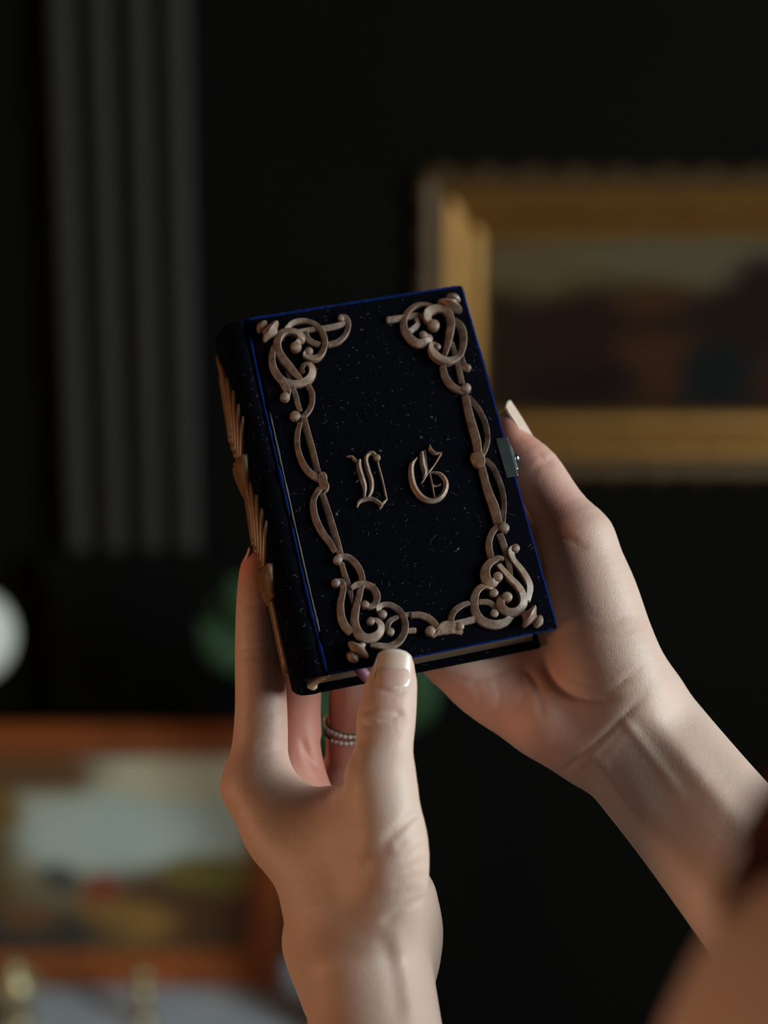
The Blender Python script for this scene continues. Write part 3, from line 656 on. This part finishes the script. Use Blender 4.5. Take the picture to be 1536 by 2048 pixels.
# ------------------------------------------------------------------ the person: implicit surface -> mesh
class Field:
    def __init__(s, lo, hi, h):
        s.lo = np.array(lo, np.float32); s.h = h
        s.n = np.ceil((np.array(hi) - s.lo) / h).astype(int) + 1
        s.d = np.full(s.n, 60.0, np.float32)
    def axes(s, i0, i1): return [s.lo[a] + s.h * np.arange(i0[a], i1[a], dtype=np.float32) for a in range(3)]
    def region(s, lo, hi):
        i0 = np.clip(np.floor((lo - s.lo) / s.h).astype(int), 0, s.n); i1 = np.clip(np.ceil((hi - s.lo) / s.h).astype(int) + 1, 0, s.n)
        return i0, i1
    def chain(s, pts, rad, k=3.0, per=4, flat=None, sub=False):
        """smooth union with a tapering limb; flat = (direction, factor) squashes its cross section"""
        q = catmull(np.c_[np.asarray(pts, float), rad], per).astype(np.float32) if len(pts) > 1 else np.c_[np.asarray(pts, float), rad].astype(np.float32)
        mg = q[:, 3].max() * (1.35 if flat is not None else 1.0) + k + 3 * s.h + 2
        i0, i1 = s.region(q[:, :3].min(0) - mg, q[:, :3].max(0) + mg)
        if np.any(i1 <= i0): return
        X, Y, Z = np.meshgrid(*s.axes(i0, i1), indexing='ij', sparse=True)
        dm = np.full((i1 - i0), 60.0, np.float32)
        segs = list(zip(q[:-1], q[1:])) if len(q) > 1 else [(q[0], q[0])]
        for a, b in segs:                      # each segment only in its own box
            m2 = max(a[3], b[3]) * (1.35 if flat is not None else 1.0) + k + 3*s.h + 2
            j0, j1 = s.region(np.minimum(a[:3], b[:3]) - m2, np.maximum(a[:3], b[:3]) + m2)
            j0 = np.maximum(j0, i0); j1 = np.minimum(j1, i1)
            if np.any(j1 <= j0): continue
            x, y, z = np.meshgrid(*s.axes(j0, j1), indexing='ij', sparse=True)
            ab = b[:3] - a[:3]; L2 = float(ab @ ab) + 1e-9
            t = np.clip(((x - a[0]) * ab[0] + (y - a[1]) * ab[1] + (z - a[2]) * ab[2]) / L2, 0, 1)
            dx, dy, dz = x - a[0] - t*ab[0], y - a[1] - t*ab[1], z - a[2] - t*ab[2]
            r2 = dx*dx + dy*dy + dz*dz
            if flat is not None:
                u, fct = flat; u = np.asarray(u, np.float32); u = u - ab * float(u @ ab) / L2; u = u / np.linalg.norm(u)
                r2 = r2 + (1/fct**2 - 1) * (dx*u[0] + dy*u[1] + dz*u[2])**2
            dd = np.sqrt(r2) - (a[3] + (b[3] - a[3]) * t)
            sl = tuple(slice(j0[c]-i0[c], j1[c]-i0[c]) for c in range(3))
            dm[sl] = np.minimum(dm[sl], dd)
        sl = tuple(slice(i0[c], i1[c]) for c in range(3)); o = s.d[sl]
        hh = np.maximum(k - np.abs(o - dm), 0) / k
        s.d[sl] = np.minimum(o, dm) - hh*hh*k*.25
    def relief(s, pts_px, width, depth, zlo, zhi, fade=True):
        """crease (+depth) or ridge (-depth) along a line seen by the lens, between two heights"""
        q = catmull(pts_px, 6)
        zm = (zlo + zhi) / 2
        c = np.array([P(x, y, zm) for x, y in q]); mg = width * 3
        lo = c.min(0) - [mg, mg, 0]; hi = c.max(0) + [mg, mg, 0]; lo[2] = -D0 + zlo; hi[2] = -D0 + zhi
        i0, i1 = s.region(lo, hi)
        if np.any(i1 <= i0): return
        x, y, z = s.axes(i0, i1); sc = (-z / (D0 - zm))          # perspective: compare in the plane zm
        X = x[:, None, None] / sc[None, None, :]; Y = y[None, :, None] / sc[None, None, :]
        best = np.full((len(x), len(y), len(z)), 1e6, np.float32); bt = np.zeros_like(best); N = len(c)
        for i in range(N - 1):
            a, b = c[i][:2], c[i+1][:2]; ab = b - a; L2 = ab @ ab + 1e-9
            t = np.clip(((X - a[0]) * ab[0] + (Y - a[1]) * ab[1]) / L2, 0, 1)
            d2 = (X - a[0] - t*ab[0])**2 + (Y - a[1] - t*ab[1])**2
            m = d2 < best; best = np.where(m, d2, best); bt = np.where(m, (i + t) / (N-1), bt)
        amp = np.exp(-best / width**2)
        if fade: amp = amp * np.clip(np.minimum(bt, 1 - bt) * (2.2 if width > 4 else 5), 0, 1)
        zt = (z - z[0]) / max(1e-6, z[-1] - z[0]); amp = amp * np.clip(np.minimum(zt, 1.0) * 6, 0, 1)[None, None, :]
        sl = tuple(slice(i0[k], i1[k]) for k in range(3)); s.d[sl] += (depth * amp).astype(np.float32)
    def mesh(s, smooth=2):
        d = s.d; ins = d < 0; n = d.shape
        cnt = np.zeros(tuple(k-1 for k in n), np.int8)
        for a in (0, 1):
            for b in (0, 1):
                for c in (0, 1): cnt += ins[a:n[0]-1+a, b:n[1]-1+b, c:n[2]-1+c]
        act = (cnt > 0) & (cnt < 8); idx = np.argwhere(act); ids = np.full(act.shape, -1, np.int32); ids[act] = np.arange(len(idx))
        acc = np.zeros((len(idx), 3)); num = np.zeros(len(idx))
        cor = [(a, b, c) for a in (0, 1) for b in (0, 1) for c in (0, 1)]
        val = {c: d[idx[:, 0]+c[0], idx[:, 1]+c[1], idx[:, 2]+c[2]] for c in cor}
        for c in cor:
            for ax in range(3):
                if c[ax]: continue
                e = list(c); e[ax] = 1; v0, v1 = val[c], val[tuple(e)]; m = (v0 < 0) != (v1 < 0)
                t = np.where(m, v0 / np.where(m, v0 - v1, 1), 0); p = np.tile(np.array(c, float), (len(idx), 1)); p[:, ax] = t
                acc[m] += p[m]; num += m
        V = s.lo + s.h * (idx + acc / num[:, None]); quads = []
        for ax in range(3):
            o1, o2 = [(1, 2), (2, 0), (0, 1)][ax]
            sl0 = [slice(None)]*3; sl1 = [slice(None)]*3; sl0[ax] = slice(0, n[ax]-1); sl1[ax] = slice(1, n[ax])
            A, B = ins[tuple(sl0)], ins[tuple(sl1)]; e = np.argwhere(A != B)
            e = e[(e[:, o1] > 0) & (e[:, o2] > 0) & (e[:, o1] < n[o1]-1) & (e[:, o2] < n[o2]-1)]
            def g(k1, k2):
                q = e.copy(); q[:, o1] -= k1; q[:, o2] -= k2; return ids[q[:, 0], q[:, 1], q[:, 2]]
            qd = np.stack([g(1, 1), g(0, 1), g(0, 0), g(1, 0)], 1)
            fl = ~A[e[:, 0], e[:, 1], e[:, 2]]; qd[fl] = qd[fl][:, ::-1]; quads.append(qd)
        Q = np.vstack(quads)
        for _ in range(smooth):
            S = np.zeros_like(V); Cn = np.zeros(len(V))
            for k in range(4):
                np.add.at(S, Q[:, k], V[Q[:, (k+1) % 4]]); np.add.at(Cn, Q[:, k], 1)
                np.add.at(S, Q[:, k], V[Q[:, (k+3) % 4]]); np.add.at(Cn, Q[:, k], 1)
            V = V * .5 + .5 * S / np.maximum(Cn, 1)[:, None]
        return V, Q
def L(*pts): return [P(*p) for p in pts]
def back_pt(px, py, off):       # point `off` mm behind the back cover, on the line of sight of a pixel
    d = np.array([(px - 768) / F, -(py - 1024) / F, -1.0]); n_ = RB[:, 2]; c = TB - n_ * (T + off)
    return d * (n_ @ c) / (n_ @ d)
FZ = (0, 0, 1)

# ---- left hand: thumb on the cover, index along the spine, the others behind
hl = Field((-60, -205, -600), (32, -2, -432), .8)
# forearm and wrist
hl.chain(L((722, 1860, 16), (736, 1960, 26), (750, 2060, 36), (764, 2180, 50), (778, 2330, 66)), [20.5, 20.6, 20.4, 21.5, 23.5], 8, flat=((1, .1, 0), .82) if False else None)
hl.chain(L((735, 1850, -2), (745, 1960, 8), (757, 2060, 20), (770, 2330, 48)), [18, 18, 18, 20], 10)
hl.chain(L((650, 1775, 4), (618, 1865, -3), (622, 1915, 0), (665, 1990, 10)), [9, 8.8, 8.6, 10], 8)
# metacarpals
hl.chain(L((660, 1850, 24), (618, 1742, 20), (552, 1655, 12), (510, 1572, 6)), [13.5, 11.8, 10.6, 10.0], 8)
hl.chain(L((700, 1850, 8), (660, 1720, -4), (590, 1570, -16)), [15, 13, 10.2], 9)
hl.chain(L((740, 1850, -4), (725, 1720, -20), (694, 1580, -36)), [15, 12.5, 9.8], 9)
hl.chain(L((775, 1860, -14), (780, 1730, -34), (765, 1600, -48)), [15, 12, 9], 9)
hl.chain(L((798, 1905, 2), (800, 1860, 4), (790, 1800, 8)), [13.0, 13.5, 13.5], 9)
# thumb column
hl.chain(L((760, 1830, 32), (775, 1755, 38), (776, 1690, 40), (768, 1620, 39), (760, 1560, 38)), [13, 12.6, 12.4, 11.2, 9.9], 6)
hl.chain(L((700, 1800, 28), (690, 1700, 26), (720, 1640, 30)), [15, 12, 10], 10)
# first web
hl.chain(L((540, 1585, 6), (615, 1622, 12), (690, 1608, 16), (745, 1592, 26)), [8.5, 7.6, 7.0, 7.5], 9)
hl.chain(L((570, 1660, 12), (650, 1690, 20), (730, 1680, 30)), [9, 10, 10], 10)
# thumb
hl.chain(L((760, 1562, 38), (768, 1500, 35.5), (772, 1442, 33), (778, 1402, 31), (785, 1362, 29.6), (789, 1338, 28.4)), [9.9, 8.9, 9.2, 8.7, 7.7, 6.5], 5, flat=(FZ, .86))
# fingers
hl.chain(L((510, 1570, 6), (520, 1490, 3), (522, 1410, 1), (519, 1312, -2), (516, 1220, -5), (517, 1150, -10.2), (519, 1128, -11.5)), [10.0, 9.2, 8.6, 8.2, 7.4, 6.6, 5.6], 5)
hl.chain(L((590, 1570, -16), (592, 1470, -18), (594, 1400, -17), (604, 1300, -13), (628, 1190, -18), (655, 1095, -24)), [10.2, 8.8, 8.2, 7.9, 7.2, 6.0], 4)
hl.chain(L((694, 1580, -36), (696, 1500, -34), (699, 1440, -32), (702, 1350, -22), (705, 1270, -17), (704, 1215, -20)), [9.8, 8.4, 7.6, 7.4, 6.8, 5.8], 3.5)
hl.chain(L((765, 1600, -48), (768, 1500, -42), (772, 1420, -32), (776, 1350, -20), (778, 1320, -17)), [9, 7.2, 6.8, 6.2, 5.2], 3.5)
# creases, folds, knuckles
for pts, wd, dp, zl, zh in [
    ([(750, 1312), (747, 1350), (756, 1374), (786, 1386), (815, 1376), (827, 1350), (828, 1312)], .7, .6, 26, 44),
    ([(716, 1428), (750, 1420), (790, 1424), (812, 1436)], .9, .95, 28, 48), ([(714, 1444), (748, 1452), (790, 1446), (822, 1446)], .8, .85, 28, 48),
    ([(735, 1432), (770, 1438), (802, 1432)], .6, .9, 28, 48), ([(722, 1412), (760, 1405), (805, 1412)], .8, .28, 28, 48), ([(718, 1458), (765, 1466), (815, 1460)], .8, .28, 28, 48),
    ([(765, 1690), (800, 1655), (842, 1618)], 1.5, .9, 30, 70), ([(790, 1700), (815, 1675), (850, 1648)], 1.1, .5, 30, 70), ([(800, 1722), (830, 1700), (858, 1685)], 1.0, .4, 25, 70), ([(805, 1745), (830, 1730), (858, 1718)], 1.0, .35, 25, 70),
    ([(720, 1745), (750, 1712), (785, 1690)], 3.0, .8, 30, 70), ([(760, 1850), (810, 1815), (860, 1790)], 1.3, .7, 0, 60), ([(780, 1770), (815, 1758), (856, 1748)], 1.0, .3, 25, 70), ([(740, 1800), (790, 1790), (850, 1775)], 1.6, .35, 20, 70),
    ([(690, 1690), (660, 1600), (690, 1560)], 2.2, .5, 10, 34), ([(716, 1500), (706, 1545), (676, 1590)], 1.6, .7, 14, 44),
    ([(470, 1300), (515, 1296), (556, 1302)], .8, .35, 0, 20), ([(474, 1314), (520, 1312), (562, 1312)], .7, .35, 0, 20), ([(480, 1212), (520, 1210), (545, 1212)], .8, .28, -4, 20),
    ([(490, 1440), (540, 1425), (578, 1412)], .9, .35, 2, 24), ([(500, 1505), (545, 1480), (580, 1500)], 1.0, .3, 4, 30), ([(515, 1520), (550, 1500), (600, 1515)], .9, .25, 4, 30),
    ([(600, 1470), (615, 1510), (640, 1545)], 1.2, .8, -34, 2), ([(640, 1470), (650, 1505), (668, 1545)], 1.2, .8, -50, -4),
    ([(790, 1850), (812, 1950), (830, 2060)], 3.0, -.7, 20, 80), ([(760, 1860), (785, 1950), (800, 2060)], 2.6, .45, 20, 80)]:
    hl.relief(pts, wd, dp, zl, zh)
# ---- right hand: the book lies in its palm, thumb up along the fore-edge
hr = Field((-20, -168, -612), (165, 42, -448), .8)
FA = [P(1252, 1452, -8), P(1330, 1546, 1), P(1420, 1655, 12), P(1550, 1812, 30), P(1720, 2020, 54)]
hr.chain(FA, [23.8, 23.6, 24.0, 25.6, 28], 9, flat=((.15, .1, 1), .74))
# metacarpals / palm
hr.chain([P(1175, 1480, -12), back_pt(1068, 1432, 9.5), back_pt(965, 1375, 9.5), back_pt(895, 1312, 9)], [13.5, 11.8, 10.4, 9.2], 9)
hr.chain([P(1205, 1455, -10), back_pt(1075, 1355, 11), back_pt(955, 1238, 10.3)], [15, 12, 10.0], 9)
hr.chain([P(1225, 1430, -10), back_pt(1120, 1300, 12), back_pt(1012, 1168, 10.8)], [15, 12.5, 10.4], 9)
hr.chain([P(1245, 1405, -10), back_pt(1165, 1250, 13), back_pt(1078, 1112, 10.8)], [15, 12.5, 10.4], 9)
hr.chain([P(1180, 1462, -6), P(1105, 1440, -6)], [12.5, 11.5], 9)
# thenar and thumb
hr.chain([P(1252, 1392, -2), P(1222, 1320, -4), P(1206, 1265, -7), P(1186, 1195, -9), P(1170, 1130, -10), P(1157, 1082, -11)], [16.5, 16.6, 15.8, 15.2, 13.2, 11.6], 8)
hr.chain([P(1157, 1082, -11), P(1112, 1010, -16), P(1071, 942, -20), P(1033, 893, -22.8), P(1019, 852, -23.5)], [11.6, 9.5, 8.8, 6.6, 5.2], 4)
# fingers under the book
for c, r in (([(1078, 1112), (1008, 985), (945, 890), (905, 830)], [10.4, 8.4, 7.4, 6.0]), ([(1012, 1168), (925, 1035), (860, 940), (820, 875)], [10.4, 8.6, 7.6, 6.2]),
             ([(955, 1238), (868, 1112), (810, 1025), (778, 965)], [10.0, 8.2, 7.3, 6.0]), ([(895, 1312), (835, 1240), (800, 1185), (778, 1150)], [9.2, 7.2, 6.4, 5.4])):
    hr.chain([back_pt(x, y, rr + .3) for (x, y), rr in zip(c, r)], r, 3.5)
for pts, wd, dp, zl, zh in [
    ([(1085, 1300), (1100, 1350), (1135, 1385), (1190, 1400), (1245, 1398)], 1.3, 1.0, -25, 40), ([(1040, 1325), (1075, 1375), (1085, 1440)], 1.0, .6, -25, 30),
    ([(900, 1352), (935, 1362), (985, 1352), (1040, 1325)], .9, .5, -25, 20), ([(990, 1345), (1000, 1390), (995, 1430)], .8, .4, -25, 20),
    ([(1122, 1545), (1160, 1515), (1220, 1460), (1300, 1380)], .85, .8, -15, 50), ([(1150, 1560), (1200, 1510), (1270, 1430)], .9, .25, -15, 50),
    ([(1275, 1400), (1345, 1482), (1440, 1595), (1540, 1715)], 4.6, -2.6, -14, 70), ([(1215, 1455), (1290, 1552), (1380, 1665), (1470, 1780)], 6.0, 1.2, -14, 70), ([(1238, 1428), (1300, 1506), (1375, 1605)], 1.5, -.6, -14, 70),
    ([(1180, 1500), (1240, 1590), (1310, 1690)], 2.0, -.6, -14, 70),
    ([(1040, 1330), (1050, 1380), (1040, 1425)], .6, .4, -25, 30), ([(935, 1355), (960, 1392), (955, 1425)], .5, .3, -25, 20), ([(1085, 1395), (1120, 1420), (1165, 1428)], .6, .3, -25, 40),
    ([(1180, 1405), (1230, 1375), (1300, 1318)], .7, .3, -10, 40), ([(1165, 1225), (1215, 1240), (1265, 1230)], .6, .15, -20, 30), ([(1170, 1260), (1225, 1270), (1280, 1255)], .6, .15, -20, 30),
    ([(1074, 902), (1090, 922), (1108, 918)], .8, .45, -30, 0), ([(1060, 945), (1082, 930), (1112, 932)], .7, .4, -30, 0),
    ([(1090, 1080), (1130, 1075), (1165, 1095)], 1.2, .6, -20, 20), ([(1110, 1098), (1150, 1100), (1180, 1090)], 1.0, .4, -20, 20),
    ([(1150, 1330), (1200, 1345), (1270, 1330)], .9, .3, -10, 40), ([(1130, 1355), (1200, 1372), (1290, 1350)], .9, .3, -10, 40)]:
    hr.relief(pts, wd, dp, zl, zh)
# ---- rest of the body, beside and below the lens
SH_L, SH_R = np.array([93., -94, -236]), np.array([430., -110, -205])
EL_L, EL_R = np.array([10., -330, -395]), np.array([222., -235, -408])
bd = Field((-70, -620, -570), (540, 260, 60), 5.0)
MID_L = EL_L * .5 + P(764, 2180, 50) * .5
bd.chain([P(764, 2230, 54), MID_L * .5 + P(764, 2180, 50) * .5, MID_L, EL_L], [17, 24, 28, 34], 8)
bd.chain([P(766, 2230, 38), P(768, 2290, 46), MID_L, EL_L], [15, 18, 25, 32], 8)
bd.chain([EL_L, (EL_L + SH_L) / 2, SH_L], [34, 42, 53], 14)
bd.chain([P(1660, 1945, 45), P(1720, 2020, 54) * .6 + EL_R * .4, EL_R], [22, 28, 34], 10, flat=((.15, .1, 1), .76))
bd.chain([EL_R, (EL_R + SH_R) / 2, SH_R], [34, 42, 53], 14)
bd.chain([SH_L + (20, -6, 8), (262, -112, -190), SH_R + (-20, -6, 8)], [48, 62, 48], 30)
for x in (-70, 0, 70): bd.chain([(262 + x, -170, -190), (262 + x * .9, -360, -195), (262 + x * .8, -620, -190)], [78, 74, 80], 40)
bd.chain([(262, -90, -195), (262, 20, -215)], [50, 48], 30)
bd.chain([(262, 100, -222), (262, 140, -220)], [78, 82], 20)
bd.chain([(262, 40, -262), (262, 85, -270)], [38, 52], 20)
bd.chain([(262, 92, -322), (262, 70, -332)], [9, 11], 10)
for x in (-80, 80): bd.chain([(262 + x, 95, -215), (262 + x, 70, -218)], [12, 8], 6)

allV, allQ, off, red = [], [], 0, []
def blob(V, items):
    r = np.zeros(len(V))
    for c, rad, a in items:
        d2 = ((V - np.asarray(c)) ** 2).sum(1); r += a * np.exp(-d2 / rad**2)
    return r
redL = [(P(505, 1110, -8), 12, .75), (P(545, 1180, -8), 10, .4), (P(600, 1350, -14), 22, .45), (P(620, 1500, -20), 24, .50), (P(700, 1430, -30), 20, .45), (P(660, 1540, -10), 14, .4),
        (P(775, 1440, 42), 9, .18), (P(790, 1345, 33), 8, .25), (P(505, 1570, 6), 14, .12), (P(665, 1575, 14), 12, .25)]
redR = [(P(1022, 850, -22), 12, .8), (P(1050, 930, -16), 11, .5), (P(1100, 1010, -8), 12, .4), (P(1110, 1070, -5), 12, .35), (P(1100, 1330, -5), 20, .25), (P(1000, 1400, -8), 26, .2), (P(1120, 1480, 0), 18, .25),
        (P(1060, 1060, -20), 14, .4), (P(1090, 1180, -5), 16, .25), (P(940, 1370, -12), 18, .15)]
for fld, rl, sm in ((hl, redL, 2), (hr, redR, 2), (bd, [], 3)):
    V, Q = fld.mesh(sm); red.append(.15 + blob(V, rl)); allV.append(V); allQ.append(Q + off); off += len(V)
V = np.vstack(allV); Q = np.vstack(allQ); Wv = to_world(V)
me = bpy.data.meshes.new('person')
me.vertices.add(len(Wv)); me.vertices.foreach_set('co', Wv.astype(np.float32).ravel())
me.loops.add(Q.size); me.loops.foreach_set('vertex_index', Q.astype(np.int32).ravel())
me.polygons.add(len(Q)); me.polygons.foreach_set('loop_start', (np.arange(len(Q)) * 4).astype(np.int32))
me.update(calc_edges=True); me.validate()
me.polygons.foreach_set('use_smooth', np.ones(len(me.polygons), bool))
me.attributes.new('redness', 'FLOAT', 'POINT').data.foreach_set('value', np.clip(np.concatenate(red), 0, 1).astype(np.float32))
me.materials.append(M['skin'])
person = bpy.data.objects.new('person', me); COL.objects.link(person)
tag(person, 'person with bare arms holding up the small velvet book in both hands', 'person')

# fingernails
def nail(tip, base, normal, width, bulge, lift=0.0, free=.16):
    tip, base, nn = (np.asarray(x, float) for x in (tip, base, normal))
    ax = tip - base; Ln = np.linalg.norm(ax); ax /= Ln; nn = nn - ax * (nn @ ax); nn /= np.linalg.norm(nn); sd = np.cross(nn, ax)
    nu_, nv_ = 12, 14; V, Fc, top = [], [], []
    for layer in (0, -.6):
        for j in range(nv_ + 1):
            f = j / nv_
            wd = width/2 * (min(1, (1 - (1 - min(1, f / .32)) ** 2.2)) ** .5 * .98 + .02) * (1 - .10 * max(0, f - .82) / .18)
            for i in range(nu_ + 1):
                a = -1 + 2*i/nu_; x = a * wd
                tipc = -.10 * Ln * (a ** 4) * max(0, (f - .6) / .4)
                hgt = -(x * x) / (2 * bulge) - .25 * (2*f - 1) ** 2 + lift + layer
                V.append(base + ax * (f * Ln + tipc) + sd * x + nn * hgt)
    m = (nv_+1) * (nu_+1)
    for j in range(nv_):
        for i in range(nu_):
            q = (j*(nu_+1) + i, j*(nu_+1) + i+1, (j+1)*(nu_+1) + i+1, (j+1)*(nu_+1) + i)
            Fc.append(q); Fc.append(tuple(m + k for k in q[::-1])); top.append(j)
    def rim(k): return k
    br = [j*(nu_+1) for j in range(nv_+1)]; b2 = [j*(nu_+1) + nu_ for j in range(nv_+1)]; e1 = list(range(nu_+1)); e2 = [nv_*(nu_+1) + i for i in range(nu_+1)]
    for lst in (br, b2, e1, e2):
        for p_, q_ in zip(lst, lst[1:]): Fc.append((p_, q_, m + q_, m + p_))
    o = mesh_obj('fingernail', to_world(np.array(V)), Fc, M['nail'], person)
    o.data.materials.append(M['nail_edge'])
    for k, p in enumerate(o.data.polygons):
        c = k // (nu_ * 2) if k < nv_ * nu_ * 2 else -1
        if c >= nv_ * (1 - free): p.material_index = 1
    return o
nail(P(791, 1298, 32.0), P(785, 1378, 37.4), (.02, .13, 1), 11.6, 7.5, .1, .09)
nail(P(1020, 800, -23), P(1070, 881, -21.5), (.86, .46, .30), 9.0, 5.0, .35, .12)
nail(P(499, 1094, -12), P(482, 1150, -11), (-1, .2, -.3), 7.5, 4.5, .1)

# auburn hair falling over the shoulder
def hair_lock(path, rads, n, spread, seed):
    r2 = np.random.default_rng(seed); V, Fc = [], []
    for _ in range(n):
        o1 = r2.normal(size=3) * spread; ph = r2.uniform(0, 6.28)
        p = np.array(path, float); k = np.linspace(.5, 1, len(p))[:, None]
        p = p + o1 * k + np.c_[np.sin(ph + np.arange(len(p))), np.zeros(len(p)), np.cos(ph + np.arange(len(p)))] * spread * .4
        q = catmull(p, 6); v, f = tube(q, np.interp(np.linspace(0, 1, len(q)), np.linspace(0, 1, len(rads)), rads), 6)
        Fc += [tuple(i + len(V) for i in ff) for ff in f]; V += list(v)
    return V, Fc
V, Fc = [], []
def add(vf):
    global V, Fc
    Fc += [tuple(i + len(V) for i in f) for f in vf[1]]; V += list(vf[0])
add(hair_lock([(190, 120, -190), (150, 30, -190), (108, -14, -212), (80, -31, -228), (66, -43, -238), (60, -54, -243)], [5, 5, 4.5, 4, 3, 1.0], 60, 3.6, 1))
add(hair_lock([(200, 150, -170), (170, 20, -150), (160, -100, -130), (170, -220, -125)], [7, 7, 6, 1.5], 40, 16, 2))
add(hair_lock([(262, 190, -150), (262, 40, -120), (262, -90, -110), (262, -230, -105)], [8, 8, 7, 1.5], 50, 28, 3))
add(hair_lock([(330, 150, -170), (350, 20, -150), (360, -100, -130), (355, -220, -125)], [7, 7, 6, 1.5], 40, 16, 4))
for a in np.linspace(0, 2*math.pi, 40, endpoint=False):     # cap of hair over the skull
    if math.sin(a) < -.55: continue
    ca, sa = math.cos(a), math.sin(a)
    add(hair_lock([(262 + 8*ca, 226, -220 + 8*sa), (262 + 55*ca, 205, -220 + 55*sa), (262 + 84*ca, 150, -220 + 84*sa), (262 + 86*ca, 90, -220 + 84*sa)], [7, 9, 9, 7], 5, 5.0, 50 + int(a*100)))
mesh_obj('hair', to_world(np.array(V)), Fc, M['hair'], person)
# sleeveless black dress on the torso
dr = Field((120, -620, -330), (410, -150, -70), 5.0)
for x in (-70, 0, 70): dr.chain([(262 + x, -178, -190), (262 + x * .9, -360, -195), (262 + x * .8, -640, -190)], [78, 79, 85], 40)
dr.d = np.maximum(dr.d - 3, (dr.lo[1] + dr.h * np.arange(dr.n[1], dtype=np.float32) + 205)[None, :, None])
Vd, Qd = dr.mesh(1); mesh_obj('dress', to_world(Vd), Qd.tolist(), M['dress'], person)

# rings on the ring finger
def ring_thing(label, c, axis, r, pave):
    c = np.asarray(c, float); ax = np.asarray(axis, float); ax /= np.linalg.norm(ax)
    a = np.cross(ax, (0, 0, 1)); a /= np.linalg.norm(a); b = np.cross(ax, a)
    rot = RC @ np.stack([a, b, ax], 1); lw = to_world(c)
    root = empty('finger_ring', (0, 0, 0)); tag(root, label, 'ring', 'rings on one finger')
    root.matrix_world = Matrix([[*rot[i], lw[i]] for i in range(3)] + [[0, 0, 0, 1]])
    bm = bmesh.new(); n = 48; rings = []
    for k in range(n):
        t = 2*math.pi*k/n
        rings.append([bm.verts.new(Vector(((r + .55*math.cos(s)) * math.cos(t), (r + .55*math.cos(s)) * math.sin(t), .75 * math.sin(s))) * mm) for s in np.linspace(0, 2*math.pi, 10, endpoint=False)])
    for k in range(n):
        A, B = rings[k], rings[(k+1) % n]
        for j in range(10): bm.faces.new((A[j], B[j], B[(j+1) % 10], A[(j+1) % 10]))
    bm_obj('band', bm, M['ring_silver'], root, True)
    sm = None
    for k in pave:
        t = 2*math.pi*k/30
        if sm is None:
            s2 = bmesh.new(); lathe_bm([(.3*mm, -.3*mm), (.86*mm, .2*mm), (.62*mm, .6*mm), (.3*mm, .66*mm)], 8, s2); sm = bm_obj('stone', s2, M['stone'], root); o = sm
        else:
            o = bpy.data.objects.new('stone', sm.data); COL.objects.link(o); o.parent = root
        d = Vector((math.cos(t), math.sin(t), 0)); o.location = d * (r + .45) * mm; o.rotation_euler = d.to_track_quat('Z', 'Y').to_euler()
rc = P(698, 1456, -33); axd = P(699, 1420, -30) - P(696, 1500, -34)
ring_thing('silver ring set all round with small stones, upper of two on the finger', rc + axd/np.linalg.norm(axd) * 1.6, axd + np.array([.6, 0, 2.5]), 8.0, range(30))
ring_thing('silver ring with a short row of stones, lower of two on the finger', rc - axd/np.linalg.norm(axd) * 1.0, axd + np.array([-1.2, 0, 2.0]), 8.15, range(19, 27))
